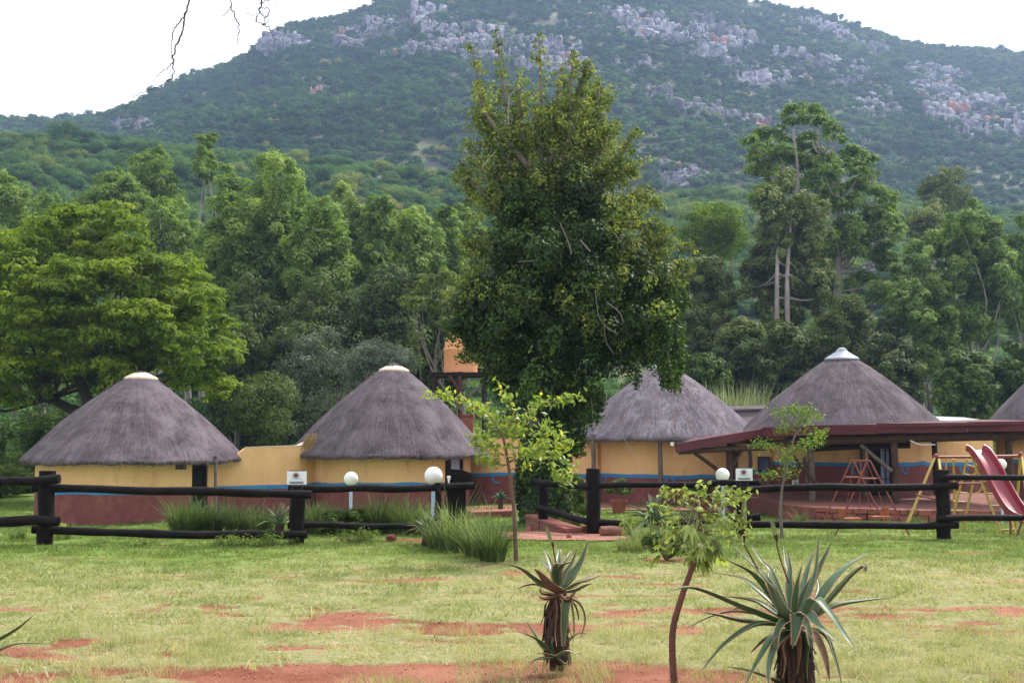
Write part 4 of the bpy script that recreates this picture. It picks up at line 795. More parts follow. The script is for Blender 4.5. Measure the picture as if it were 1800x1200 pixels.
pole(W(1655, 840, 18.4), W(2010, 834, 17.8), .046, f2, seed=12); pole(W(1646, 911, 18.4), W(2010, 904, 17.8), .050, f2, seed=13)
# ============================================================ parking signs
def sign(label, cpx, crow, wpx, hpx, d, ab):
    c = W(cpx, crow, d); w_ = wpx/F*d; h_ = hpx/F*d; t = thing('parking_sign', label, 'sign', c, 'white parking signs on the fence')
    MB().box(c, (w_, .02, h_)).build('sign_board', M['white_board'], t); MB().box(c+[.01, .014, h_/2+.008], (w_*.8, .02, .012)).build('top_edge', M['dark_timber'], t)
    mb = MB(); e = c+[-.01, -.0125, h_*.19]; r = h_*.17; V = [e+[r*cos(2*pi*i/24), 0, r*sin(2*pi*i/24)] for i in range(24)]; V2 = [v-[0, .003, 0] for v in V]
    mb.add(V+V2, [tuple(range(24, 48))]+[(i, (i+1) % 24, (i+1) % 24+24, i+24) for i in range(24)]); em = mb.build('emblem', M['sign_orange'], t)
    mb = MB()
    for i in range(14):
        a = 2*pi*i/14; q = e+[cos(a)*r*1.35, -.002, sin(a)*r*1.15]; mb.box(q, (r*.62, .003, r*.16), M3=Matrix.Rotation(-a, 3, 'Y'))
    mb.build('emblem_ray', M['sign_ink'], em)
    mb = MB(); mb.add([e+[r*.5*cos(2*pi*i/14), -.006, r*.5*sin(2*pi*i/14)] for i in range(14)], [tuple(range(14))]); mb.build('emblem_centre', M['sign_ink'], em)
    mb = MB()
    for i in range(16):
        x = (i/15-.5)*w_*.52; z = -h_*.10+.006*sin(i*1.3)+h_*.02; mb.box(c+[x, -.0125, z], (w_*.036, .003, h_*.045))
    mb.build('wave_mark', M['sign_blue'], t)
    cu = bpy.data.curves.new('lettering', 'FONT'); cu.body = 'PARKING'; cu.align_x = 'CENTER'; cu.align_y = 'CENTER'; cu.size = h_*.24; cu.extrude = .0015; cu.offset = .002; cu.space_character = 1.12
    q_ = bpy.data.objects.new('lettering_curve', cu); COL.objects.link(q_); bpy.context.view_layer.update(); lm = bpy.data.meshes.new_from_object(q_.evaluated_get(bpy.context.evaluated_depsgraph_get())); bpy.data.objects.remove(q_); lm.materials.clear(); lm.materials.append(M['sign_ink'])
    o = bpy.data.objects.new('lettering', lm); COL.objects.link(o); o.parent = t; o.location = (0, -.0135, -h_*.36); o.rotation_euler = (pi/2, 0, 0); sx = w_*.80/(h_*.24*5.1); o.scale = (sx, 1, 1)
    st = MB()
    for x in (-w_*.25, w_*.25): st.box(c+[x, .022, -h_*.5-.05], (.025, .02, .3))
    st.build('bracket', M['dark_timber'], t)
sign('white parking sign fixed on the fence post between the two left huts', 521.5, 839.5, 34, 23, 17.62, 1); sign('white parking sign on the fence post beside a globe lamp, before the carport', 1308, 833.5, 29, 21, 18.8, 2)
# ============================================================ globe lamps
def globe(label, px, row, rpx, d, m='white_glass'):
    c = W(px, row, d); r = rpx/F*d; z = float(GZ(c[0], d)); t = thing('globe_lamp', label, 'lamp', (c[0], d, z), 'white globe lamps along the garden')
    MB().ball(c, r, 36, 22).build('globe', M[m], t, True); mb = MB(); mb.tube([(c[0], d, z-.1), (c[0], d, c[2]-r*.98)], r*.22, 14); mb.build('lamp_post', M['pale_blue_paint'], t, True)
    mb = MB(); mb.lathe((c[0], d, c[2]-r*1.12), [(r*.25, 0), (r*.45, r*.08), (r*.45, r*.2), (r*.3, r*.22)], 20); mb.build('collar', M['pale_blue_paint'], t, True)
globe('white globe lamp behind the fence in front of the second hut, second from the left', 617, 841, 12.3, 24.5) if 0 else globe('smaller white globe lamp above a leafy bush, in front of the second hut wall', 617, 841, 12.3, 24.5)
globe('largest white globe lamp, beside the dark gate board at the end of the left fence', 762, 836, 16, 18.6)
globe('white globe lamp beside the right parking sign, under the carport edge', 1270, 834.5, 12.2, 24.5)
globe('white globe lamp behind the pink slide', 1759, 816, 10, 29)
# ============================================================ playground
def bar(mb, a, b, r): mb.tube([a, b], r, 9)
sw = thing('swing_frame', 'red metal swing frame seen end on behind the right fence', 'swing', g(1520, 20))
fa, ba = W(1527, 809, 19.2), W(1498, 810, 21.4)
for top_, feet, d in ((fa, ((1466, 947), (1601, 943)), 19.2), (ba, ((1439, 936), (1563, 937)), 21.4)):
    for fx, fy in feet:
        f_ = W(fx, fy, d); f_[2] = float(GZ(f_[0], d))-.03; mb = MB(); bar(mb, top_+[.02*np.sign(fx-1520), 0, 0], f_, .0145); mb.build('leg', M['red_paint'], sw, True)
    mb = MB(); zc = top_[2]-.30; k = .30/(top_[2]-GZ(top_[0], d)); wl = (top_[0]-W(feet[0][0], 900, d)[0])*k; wr = (W(feet[1][0], 900, d)[0]-top_[0])*k; bar(mb, (top_[0]-wl, d, zc), (top_[0]+wr, d, zc), .014); mb.build('crossbar', M['red_paint'], sw, True)
mb = MB(); bar(mb, fa-[0, .05, 0], ba+[0, .05, 0], .016); mb.build('top_bar', M['red_paint'], sw, True)
for sx, row, d in ((1497, 911, 20.6), (1547, 908, 19.9)):
    c = W(sx, row, d); topc = fa+(ba-fa)*((d-19.2)/2.2); c2 = c
    s = MB().box(c, (.30, .22, .03)).build('swing_seat', M['seat_wood'], sw)
    MB().box(c+[-.14 if sx < 1520 else .12, .1, .08], (.12, .03, .16)).build('seat_back', M['seat_wood'], s)
    mb = MB()
    for dx in (-.13, .13): bar(mb, c+[dx, 0, 0], topc+[dx*.5, 0, 0], .007)
    mb.build('chain', M['red_paint'], s)
pd = 21.0
cf = thing('climbing_frame', 'red and yellow climbing frame with overhead bar, ladders and platform at the right edge', 'climbing frame', g(1720, 21))
mb = MB(); bar(mb, W(1640, 803, pd), W(1706, 803, pd), .026); bar(mb, W(1706, 803, pd), W(1860, 799, pd), .026); mb.ball(W(1645, 801, pd), .045, 14, 8); mb.ball(W(1794, 798, pd), .045, 14, 8); mb.build('top_bar', M['red_paint'], cf, True)
def leg2(a, b, d1, d2, m='yellow_paint', r=.021, nm='leg', ground=True):
    A_ = W(*a, d1); B_ = W(*b, d2)
    if ground: B_[2] = float(GZ(B_[0], d2))-.03
    mb = MB(); bar(mb, A_, B_, r); mb.build(nm, M[m], cf, True)
leg2((1643, 804), (1587, 925), 21, 20.4, r=.026); leg2((1650, 806), (1670, 945), 21, 19.2, r=.024); leg2((1794, 800), (1783, 915), 21, 21.6, r=.026); leg2((1796, 800), (1812, 915), 21, 19.5, r=.026)
leg2((1700, 806), (1668, 903), 21.2, 21.5); leg2((1718, 815), (1690, 903), 21.2, 21.5); leg2((1676, 806), (1678, 905), 21.3, 22); leg2((1663, 806), (1661, 900), 22, 22.2, r=.012, nm='rope')
def rungs(a0, a1, b0, b1, d0, d1, n, m='yellow_paint'):
    mb = MB()
    for i in range(n):
        k = (i+.6)/n; l = (a0[0]+(a1[0]-a0[0])*k, a0[1]+(a1[1]-a0[1])*k); r = (b0[0]+(b1[0]-b0[0])*k, b0[1]+(b1[1]-b0[1])*k); d = d0+(d1-d0)*k; bar(mb, W(*l, d), W(*r, d), .014)
    return mb
rungs((1700, 806), (1668, 903), (1718, 812), (1690, 903), 21.2, 21.5, 6).build('ladder_rungs', M['yellow_paint'], cf, True)
leg2((1704, 790), (1762, 940), 20.6, 19.7, r=.022); leg2((1737, 793), (1786, 938), 20.6, 19.7, r=.022)
rungs((1704, 790), (1762, 940), (1737, 793), (1786, 938), 20.6, 19.7, 7).build('ladder_rungs', M['yellow_paint'], cf, True)
mb = MB(); bar(mb, W(1663, 850, 21), W(1727, 849, 21), .02); bar(mb, W(1610, 869, 20.6), W(1645, 877, 20.4), .018); bar(mb, W(1668, 904, 21.4), W(1700, 904, 21), .018); mb.build('side_rail', M['red_paint'], cf, True)
mb = MB(); q = [W(1712+14*cos(a)+a*2, 850+16*sin(a), 20.8) for a in np.linspace(-1.6, 1.6, 14)]; mb.tube(q, .012, 7); mb.build('hoop', M['yellow_paint'], cf, True)
# slide
sl_ = thing('slide', 'faded pink plastic slide coming down from the climbing frame at the right edge', 'slide', g(1760, 20.5))
ctr = [(1712, 790, 20.6), (1722, 797, 20.5), (1737, 820, 20.25), (1757, 858, 19.95), (1778, 893, 19.6), (1796, 909, 19.4), (1812, 916, 19.2)]
P = crom([W(*q) for q in ctr], 6); V = []; sec = [(-.20, .09), (-.20, .11), (-.175, .11), (-.165, .01), (-.08, -.015), (.08, -.015), (.165, .01), (.175, .11), (.20, .11), (.20, .09), (.18, -.02), (0, -.04), (-.18, -.02)]
d_ = np.gradient(P, axis=0)
for i, q in enumerate(P):
    t_ = unit(d_[i][None])[0]; s_ = unit(np.cross(t_, [0, 0, 1])[None])[0]; s_ = unit((np.array([.93, .30, 0]))[None])[0]; n_ = np.cross(s_, t_); n_ = n_ if n_[2] > 0 else -n_
    V += [tuple(q+s_*a+n_*b) for a, b in sec]
k = len(sec); MB().add(V, [(i*k+j, i*k+(j+1) % k, (i+1)*k+(j+1) % k, (i+1)*k+j) for i in range(len(P)-1) for j in range(k)]+[tuple(range(k)), tuple(range((len(P)-1)*k, len(P)*k))[::-1]]).build('chute', M['pink_slide'], sl_, True)
for a, b, d1 in (((1776, 908), (1776, 935), 19.5), ((1797, 915), (1785, 938), 19.3)):
    A_ = W(*a, d1); B_ = W(*b, d1); B_[2] = float(GZ(B_[0], d1))-.03; mb = MB(); bar(mb, A_, B_, .018); mb.build('leg', M['red_paint'], sl_, True)
# ============================================================ trees
def crown_clumps(poly, d, thick, n, r0, R):
    poly = np.array(poly, float); x0, y0 = poly.min(0); x1, y1 = poly.max(0); A = poly; B = np.roll(poly, -1, 0); out = []
    rpx = r0/d*F; tries = 0
    while len(out) < n and tries < n*60:
        tries += 1; q = np.array([R.uniform(x0, x1), R.uniform(y0, y1)])
        if not inpoly(q[0:1], q[1:2], poly.tolist())[0]: continue
        AB = B-A; t = np.clip(((q-A)*AB).sum(1)/np.maximum((AB**2).sum(1), 1e-9), 0, 1); e = np.linalg.norm(q-(A+AB*t[:, None]), axis=1).min()
        if e < rpx*.45: continue
        k = min(1, e/(thick/d*F*.8)); h = thick*math.sqrt(max(0, 1-(1-k)**2)); dd = d+R.uniform(-1, 1)*h
        c = W(q[0], q[1], dd); sc = r0*R.uniform(.75, 1.2)*(.75+.25*min(1, e/rpx/2))
        if any(np.linalg.norm(c-o[0]) < .62*(sc) for o in out[-60:]) and R.random() < .75: continue
        out.append((c, sc))
    return out
def crown_part(name, clumps, nl, L, Wd, m, parent, R, flat=.8, nsub=10, up=.35, droop=.0, tvar=.35, tb=0., sub=.42):
    P = []; Nn = []; T = []; tot = sum(c[1]**2 for c in clumps)
    for c, r in clumps:
        k = max(30, int(nl*r*r/tot)); p, q, t = clump_pts(c, np.array([r, r, r*flat]), nsub, k, R, up=up, tvar=tvar, sub=sub); P.append(p); Nn.append(q); T.append(np.clip(t+R.normal(0, .08)+tb, 0, 1))
    P = np.concatenate(P); return leafpart(name, P, np.concatenate(Nn), np.concatenate(T), L*R.uniform(.6, 1.25, len(P)), Wd*R.uniform(.7, 1.2, len(P)), m, parent, droop, R)
def limbs(parent, base, fork, targets, r0, m, R, nm='trunk', lean=None):
    mb = MB(); base = np.asarray(base, float); fork = np.asarray(fork, float)
    mid = (base+fork)/2+np.array([R.normal(0, .12), R.normal(0, .12), 0])*(fork[2]-base[2])*.25
    tr = crom([base, mid, fork], 7); mb.tube(tr, list(np.linspace(r0*1.15, r0*.6, len(tr))), 10)
    for c in targets:
        k = R.integers(len(tr)//2, len(tr)); s = tr[k]; c = np.asarray(c, float); m_ = s*.5+c*.5+np.array([0, 0, -.12*np.linalg.norm(c-s)])+R.normal(0, .06, 3)*np.linalg.norm(c-s)
        pts = crom([s, m_, c], 5); ra = r0*(.55-.25*k/len(tr)); mb.tube(pts, list(np.linspace(ra, ra*.18, len(pts))), 6)
    return mb.build(nm, m, parent, True)
def outline_tree(label, cat, poly, d, base_px, r0, n, nl, L, Wd, m, bark, seed, thick=3, cr=1.0, flat=.8, fork=.45, nlimb=14, name='tree', droop=0, nsub=10, tb=0., up=.35, group=None):
    R = np.random.default_rng(seed); x = (base_px-900)/F*d; z = float(GZ(x, d)); t = thing(name, label, cat, (x, d, z), group)
    cl = crown_clumps(poly, d, thick, n, cr, R); top = max(c[0][2] for c in cl); cx = np.mean([c[0][0] for c in cl])
    tg = [cl[i][0] for i in R.choice(len(cl), min(nlimb, len(cl)), replace=False)]
    limbs(t, (x, d, z-.2), (x*.5+cx*.5, d, z+(top-z)*fork), tg, r0, m=M[bark], R=R)
    crown_part('crown', cl, nl, L, Wd, m, t, R, flat, nsub, up=up, droop=droop, tb=tb); return t, cl
def E(cx, cy, a, b, n=16, sq=1.0): return [(cx+a*math.copysign(abs(cos(2*pi*i/n))**sq, cos(2*pi*i/n)), cy+b*math.copysign(abs(sin(2*pi*i/n))**sq, sin(2*pi*i/n))) for i in range(n)]
def cone(cx, top, hw, bot, k=.55):       # rounded tall crown
    H = bot-top; L = [(0, 0), (.35, .03), (.62, .16), (.85, .36), (1, .6), (.95, .82), (.7, .97), (0, 1)]
    return [(cx+hw*a, top+H*b) for a, b in L]+[(cx-hw*a*1.0, top+H*b) for a, b in L[1:-1][::-1]]
# big spreading yellow green tree on the left
LT = [(-90, 440), (-40, 400), (0, 400), (35, 392), (70, 362), (140, 352), (215, 350), (248, 378), (262, 410), (300, 428), (345, 440), (362, 488), (405, 500), (415, 555), (430, 600), (412, 640), (418, 680), (395, 730), (340, 720), (290, 700), (230, 720), (120, 690), (60, 740), (-90, 760)]
R = np.random.default_rng(51); t = thing('spreading_tree', 'huge spreading yellow green tree filling the left side behind the farthest left hut', 'tree', gp(165, 0, 50))
cl = crown_clumps(LT, 50, 5.0, 290, 1.12, R); cl = [(c, r) for c, r in cl]
b = gp(150, 0, 50); mb = MB()
fk = [W(200, 640, 49.5), W(130, 640, 50), W(235, 690, 49), W(90, 700, 51)]
tr = crom([b-[0, 0, .2], W(160, 800, 50), W(170, 720, 50)], 6); mb.tube(tr, list(np.linspace(.50, .36, len(tr))), 12)
for f in fk: 
    q = crom([W(168, 730, 50), (W(168, 730, 50)+f)/2+[0, 0, -.15], f], 5); mb.tube(q, list(np.linspace(.3, .17, len(q))), 9)
    near = sorted(cl, key=lambda c: np.linalg.norm(c[0]-f)+R.uniform(0, 4))[:22]
    for c, r in near:
        q = crom([f, (f+c)/2+R.normal(0, .35, 3), c], 5); mb.tube(q, list(np.linspace(.10, .025, len(q))), 6)
mb.build('trunk', M['bark_dark'], t, True); crown_part('crown', cl, 125000, .27, .11, G1, t, R, flat=.45, nsub=14, up=.7, tvar=.35, sub=.36, droop=.1, tb=.06)
# tall rounded gums behind the left huts
LG = [('pale rounded gum crown cut by the left edge, above the spreading tree', cone(15, 298, 62, 470), 88, 20, 1.6, 6500, G2), ('small pale gum peeping above the spreading tree near the left edge', cone(92, 345, 50, 470), 84, 95, 1.4, 4500, G2),
      ('pale drooping gum crown at the foot of the pink rocks, tallest on the left slope', cone(268, 253, 52, 400), 98, 275, 1.5, 7000, G2), ('dull green gum crown left of the drooping pale gum', cone(205, 303, 66, 420), 92, 205, 1.5, 6500, G2),
      ('grey green gum crown just right of the top of the spreading tree', cone(300, 350, 62, 560), 80, 320, 1.5, 8000, G2), ('slim pale gum with a bare white trunk between two rounded gums', cone(362, 232, 24, 330), 100, 362, .9, 2600, G2), ('slender gum standing close left of the tallest bright gum', cone(405, 280, 42, 480), 90, 405, 1.3, 5200, G2),
      ('tallest bright green rounded gum, above the gap between the two left huts', cone(478, 272, 84, 600), 74, 470, 1.75, 17000, G2), ('broad green gum in front of the tallest bright gum on its left', cone(398, 330, 62, 600), 72, 400, 1.5, 11000, G2),
      ('rounded green gum stepping down right of the tallest bright gum', cone(560, 345, 66, 590), 70, 560, 1.5, 12000, G2), ('paler gum showing between two rounded gums above the second hut', cone(612, 325, 52, 520), 84, 612, 1.3, 7500, G2),
      ('yellowish rounded gum left of the pointed gum above the second hut', cone(668, 345, 44, 520), 82, 668, 1.2, 6500, G2), ('pointed bright gum directly above the second hut', cone(728, 350, 50, 610), 72, 728, 1.35, 11000, G2),
      ('bright gum between the pointed gum and the tall middle tree', cone(782, 362, 42, 560), 76, 782, 1.2, 7500, G2), ('round dull gum touching the left side of the tall middle tree', cone(822, 364, 40, 500), 86, 822, 1.2, 5000, G2)]
for i, (lab, poly, d, bp, cr, nl, m_) in enumerate(LG):
    outline_tree(lab, 'tree', poly, d, bp, .26, int(20+nl/300), int(nl*3.4), .27, .12, m_, 'bark_pale', 300+i, thick=2.6, cr=cr*.82, flat=1.0, fork=.6, nlimb=5, name='gum_tree', droop=.25, nsub=7, up=.75, group='gum trees behind the left huts')
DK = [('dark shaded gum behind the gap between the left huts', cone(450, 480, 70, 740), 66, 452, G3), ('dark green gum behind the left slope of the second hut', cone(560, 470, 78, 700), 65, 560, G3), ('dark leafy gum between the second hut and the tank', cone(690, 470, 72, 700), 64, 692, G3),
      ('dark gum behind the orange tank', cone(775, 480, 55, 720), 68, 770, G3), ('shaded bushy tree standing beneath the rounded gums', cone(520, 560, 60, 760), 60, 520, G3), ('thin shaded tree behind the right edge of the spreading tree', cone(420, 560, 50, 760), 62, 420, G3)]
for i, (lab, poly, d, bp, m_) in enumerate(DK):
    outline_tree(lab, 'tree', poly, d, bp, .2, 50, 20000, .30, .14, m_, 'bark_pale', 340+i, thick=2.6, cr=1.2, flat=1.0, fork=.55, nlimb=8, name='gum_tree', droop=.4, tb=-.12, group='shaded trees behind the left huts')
outline_tree('yellow green slender tree to the left of the orange tank', 'tree', [(705, 520), (740, 480), (790, 470), (830, 500), (850, 560), (800, 590), (745, 570), (715, 548)], 56, 748, .12, 26, 6500, .2, .09, G5, 'bark_grey', 349, thick=1.3, cr=.65, flat=.6, fork=.6, nlimb=12, name='slender_tree', tb=-.05)
# silver bushes
for i, (lab, poly, d, bp, nn) in enumerate([('big silver grey bush behind the left slope of the second hut', [(500, 600), (530, 570), (575, 555), (620, 575), (650, 610), (640, 680), (600, 760), (500, 780), (470, 720), (480, 650)], 57, 560, 48),
        ('silver grey bush right of the big silver bush, above the second hut', [(600, 620), (640, 600), (690, 590), (735, 610), (742, 640), (700, 700), (620, 700), (590, 660)], 55, 670, 34),
        ('low dark bush in the gap between the two left huts', [(405, 700), (430, 665), (480, 650), (520, 680), (530, 770), (420, 800), (400, 760)], 52, 465, 30)]):
    outline_tree(lab, 'bush', poly, d, bp, .12, nn, 15000, .17, .055, G4 if i < 2 else G3, 'bark_dark', 360+i, thick=2.0, cr=.85, flat=.8, fork=.35, name='silver_bush' if i < 2 else 'bush', nsub=14)
for i, (lab, poly, d, bp, m_) in enumerate([('olive bush at the left edge under the spreading tree', [(-80, 760), (-20, 735), (40, 745), (90, 770), (100, 860), (-80, 880)], 58, 10, G10), ('feathery bush just left of the farthest left hut', [(40, 700), (90, 690), (140, 720), (120, 800), (60, 850), (30, 800)], 56, 80, G10), ('pale low bush near the left edge beyond the lawn', [(-60, 830), (0, 815), (60, 825), (70, 868), (-60, 880)], 53, 5, G5)]):
    outline_tree(lab, 'bush', poly, d, bp, .1, 30, 9000, .2, .08, m_, 'bark_dark', 370+i, thick=1.6, cr=.8, flat=.8, fork=.3, name='bush', tb=-.15)
# right hand gums
outline_tree('bright flat topped gum between the tall middle tree and the rounded right gum', 'tree', [(1180, 400), (1195, 372), (1240, 350), (1285, 358), (1312, 372), (1320, 410), (1300, 450), (1250, 470), (1200, 450)], 84, 1255, .24, 30, 9000, .3, .12, G1, 'bark_pale', 401, thick=2.4, cr=1.3, flat=.7, fork=.6, name='gum_tree', droop=.4, tb=-.15)
# umbrella gum: separate flat clumps on pale limbs
R = np.random.default_rng(77); d = 77; t = thing('umbrella_gum', 'tallest pale gum on the right with flat separate leaf clumps on white limbs', 'tree', gp(1470, 0, d))
UC = [(1390, 200, 18), (1420, 197, 20), (1447, 207, 16), (1388, 222, 16), (1440, 222, 18), (1465, 232, 18), (1475, 245, 14), (1405, 215, 16), (1320, 255, 20), (1350, 245, 26), (1375, 250, 18), (1340, 275, 22), (1370, 275, 22), (1410, 262, 22), (1425, 245, 16), (1400, 290, 24), (1440, 275, 22), (1510, 280, 22), (1528, 288, 16), (1490, 275, 18), (1480, 300, 26), (1515, 305, 22), (1530, 312, 14), (1450, 310, 26), (1360, 310, 24), (1335, 300, 18), (1420, 330, 26), (1500, 335, 26), (1540, 345, 24), (1560, 360, 20), (1470, 350, 26), (1530, 390, 26), (1490, 400, 22), (1550, 410, 22), (1510, 440, 22), (1550, 460, 22), (1480, 460, 20), (1520, 500, 24), (1560, 520, 22), (1440, 390, 22), (1455, 470, 20), (1570, 480, 18)]
UC += [(R.uniform(1440, 1580), R.uniform(360, 560), R.uniform(18, 26)) for _ in range(30)]+[(R.uniform(1330, 1540), R.uniform(270, 360), R.uniform(16, 24)) for _ in range(16)]
cl = [(W(x, y, d+R.uniform(-2, 2)), 1.22*r/F*d) for x, y, r in UC]; mb = MB(); b = gp(1470, 0, d)
tr = crom([b, W(1476, 600, d), W(1472, 470, d), W(1480, 400, d), W(1465, 320, d), W(1430, 240, d)], 5); mb.tube(tr, list(np.linspace(.40, .08, len(tr))), 10)
tr2 = crom([W(1478, 480, d), W(1500, 440, d), W(1530, 400, d+1), W(1540, 340, d+1)], 5); mb.tube(tr2, list(np.linspace(.16, .05, len(tr2))), 8)
tr3 = crom([b+[-4, 0, 0], W(1370, 560, d), W(1385, 420, d), W(1402, 320, d), W(1395, 230, d)], 5); mb.tube(tr3, list(np.linspace(.34, .06, len(tr3))), 9)
for c, r in cl:
    s = min(list(tr)+list(tr2)+list(tr3), key=lambda q: np.linalg.norm(q-c)+4*max(0, q[2]-c[2]+1.)); q = crom([s, (s+c)/2-[0, 0, .3], c], 4); mb.tube(q, list(np.linspace(.09, .03, len(q))), 6)
mb.build('trunk', M['bark_pale'], t, True); crown_part('crown', cl, 52000, .30, .13, G2, t, R, flat=.7, nsub=9, up=.75, droop=.25, tvar=.35, tb=-.04)
# dense rounded gum with two pale trunks
R = np.random.default_rng(78); d = 71; t = thing('gum_tree', 'dense dark rounded gum with two tall pale trunks, left of the umbrella gum', 'tree', gp(1368, 0, d))
poly = [(1378, 302), (1408, 318), (1432, 350), (1452, 380), (1458, 420), (1440, 450), (1475, 480), (1465, 540), (1420, 560), (1390, 600), (1330, 590), (1300, 540), (1310, 500), (1300, 460), (1330, 420), (1322, 370), (1340, 330), (1356, 308)]
cl = crown_clumps(poly, d, 2.6, 80, 1.05, R); mb = MB()
for bx, tx_, rr_ in ((1366, 1372, .21), (1384, 1392, .24)):
    tr = crom([gp(bx, 0, d-2), W(bx+1, 620, d-2.6), W(bx, 480, d-2.6), W(tx_, 360, d-1)], 6); mb.tube(tr, list(np.linspace(rr_, .07, len(tr))), 9)
    for c, r in cl[::6]: s = min(tr, key=lambda q: np.linalg.norm(q-c)); mb.tube(crom([s, (s+c)/2-[0, 0, .2], c], 4), [.07, .065, .06, .055, .05, .045, .04, .035, .03][:len(crom([s, c, c], 4))], 6)
mb.build('trunk', M['bark_pale'], t, True); front = [(c, r) for c, r in cl]; crown_part('crown', front, 46000, .30, .13, G3, t, R, flat=.95, droop=.25, tb=.10, up=.6, nsub=7)
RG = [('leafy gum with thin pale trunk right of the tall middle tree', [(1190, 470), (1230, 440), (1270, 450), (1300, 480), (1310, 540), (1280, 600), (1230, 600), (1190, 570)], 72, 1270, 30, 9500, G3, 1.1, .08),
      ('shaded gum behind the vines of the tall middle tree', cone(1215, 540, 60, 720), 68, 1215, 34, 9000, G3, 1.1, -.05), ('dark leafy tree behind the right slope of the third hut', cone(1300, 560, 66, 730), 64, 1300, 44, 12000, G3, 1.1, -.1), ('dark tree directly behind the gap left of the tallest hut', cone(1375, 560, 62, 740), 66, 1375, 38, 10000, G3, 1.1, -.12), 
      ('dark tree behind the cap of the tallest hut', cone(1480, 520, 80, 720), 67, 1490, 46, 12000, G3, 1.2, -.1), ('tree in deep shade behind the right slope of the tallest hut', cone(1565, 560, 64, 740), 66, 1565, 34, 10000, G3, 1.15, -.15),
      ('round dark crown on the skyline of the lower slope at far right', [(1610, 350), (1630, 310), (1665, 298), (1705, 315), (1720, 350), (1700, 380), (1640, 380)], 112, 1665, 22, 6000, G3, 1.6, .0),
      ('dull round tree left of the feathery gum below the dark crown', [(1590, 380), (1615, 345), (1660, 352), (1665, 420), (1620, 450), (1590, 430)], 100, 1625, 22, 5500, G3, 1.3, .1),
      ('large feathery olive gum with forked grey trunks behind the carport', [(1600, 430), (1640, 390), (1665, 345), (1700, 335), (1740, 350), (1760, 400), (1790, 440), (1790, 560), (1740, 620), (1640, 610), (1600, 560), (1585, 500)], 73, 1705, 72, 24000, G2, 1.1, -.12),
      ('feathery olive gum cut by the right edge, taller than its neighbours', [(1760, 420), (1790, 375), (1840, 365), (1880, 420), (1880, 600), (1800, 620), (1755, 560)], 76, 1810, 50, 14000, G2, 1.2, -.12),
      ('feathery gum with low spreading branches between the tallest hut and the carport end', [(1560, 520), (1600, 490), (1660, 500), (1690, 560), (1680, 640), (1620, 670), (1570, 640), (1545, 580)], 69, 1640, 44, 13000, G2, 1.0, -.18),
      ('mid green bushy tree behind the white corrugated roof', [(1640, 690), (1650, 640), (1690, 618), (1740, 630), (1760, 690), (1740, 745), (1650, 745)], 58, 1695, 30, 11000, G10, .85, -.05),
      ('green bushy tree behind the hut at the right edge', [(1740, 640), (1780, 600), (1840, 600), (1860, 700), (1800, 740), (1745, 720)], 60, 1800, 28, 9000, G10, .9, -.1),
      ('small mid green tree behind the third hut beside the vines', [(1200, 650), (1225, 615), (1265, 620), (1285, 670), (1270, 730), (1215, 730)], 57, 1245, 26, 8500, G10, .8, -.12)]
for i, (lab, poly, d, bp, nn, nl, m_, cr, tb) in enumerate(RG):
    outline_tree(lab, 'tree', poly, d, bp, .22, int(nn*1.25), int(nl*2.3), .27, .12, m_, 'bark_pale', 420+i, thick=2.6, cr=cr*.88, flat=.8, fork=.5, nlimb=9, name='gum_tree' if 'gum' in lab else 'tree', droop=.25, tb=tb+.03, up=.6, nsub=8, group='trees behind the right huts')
# tall ivy-clad tree in the middle
D = 24.0; R = np.random.default_rng(9); t = thing('ivy_clad_tree', 'tall irregular tree in the middle, trunk wrapped in dark ivy, vines hanging', 'tree', gp(955, 0, D))
base = gp(955, 0, D); mb = MB(); tr = crom([base-[0, 0, .3], W(952, 800, D), W(958, 650, D), W(965, 500, D), W(955, 380, D)], 6); mb.tube(tr, list(np.linspace(.36, .16, len(tr))), 12)
SPI = [[(950, 420), (880, 300), (850, 180), (826, 78)], [(940, 380), (900, 240), (885, 150), (872, 62)], [(960, 380), (950, 250), (950, 150), (948, 64)], [(965, 360), (1000, 240), (1000, 160), (1010, 96)], [(970, 380), (1020, 270), (1050, 200), (1052, 142)], [(975, 400), (1060, 320), (1090, 270), (1122, 232)], [(975, 430), (1080, 370), (1130, 345), (1162, 368)], [(980, 470), (1100, 430), (1170, 430), (1222, 440)],
       [(940, 420), (870, 360), (830, 320), (812, 290)], [(940, 470), (850, 440), (815, 430)], [(1000, 300), (1040, 180), (1070, 180)], [(930, 330), (915, 200), (915, 130)], [(960, 330), (975, 210), (985, 120)], [(960, 300), (1020, 150), (1030, 112)], [(975, 500), (1120, 480), (1200, 500)], [(940, 480), (840, 500), (790, 520)], [(990, 330), (1090, 300), (1118, 305)], [(990, 380), (1130, 400), (1185, 405)], [(985, 450), (1150, 460), (1215, 470)], [(930, 360), (850, 290), (818, 250)], [(935, 300), (860, 210), (838, 150)], [(1000, 320), (1060, 250), (1080, 215)], [(1000, 450), (1150, 520), (1205, 530)]]
ol = []
for sp in SPI:
    dd = R.uniform(-1.0, 1.0); p = crom([W(x, y, D+dd*(i/(len(sp)-1))) for i, (x, y) in enumerate(sp)], 7); mb.tube(p, list(np.linspace(.075, .012, len(p))), 7)
    for j in range(3, len(p)):
        f = j/(len(p)-1); r_ = .44*(1-f)+.15
        for _ in range(2 if f < .6 else 1): ol.append((p[j]+R.normal(0, 1, 3)*np.array([.22, .32, .14])*(1.1-f), r_*R.uniform(.55, .95)))
OLP = [(828, 250), (850, 190), (880, 150), (920, 150), (950, 125), (990, 130), (1010, 110), (1040, 150), (1070, 175), (1080, 225), (1115, 250), (1110, 310), (1150, 345), (1165, 400), (1210, 440), (1205, 500), (1170, 520), (1100, 480), (1000, 440), (900, 470), (850, 480), (800, 520), (835, 450), (812, 380), (818, 310)]
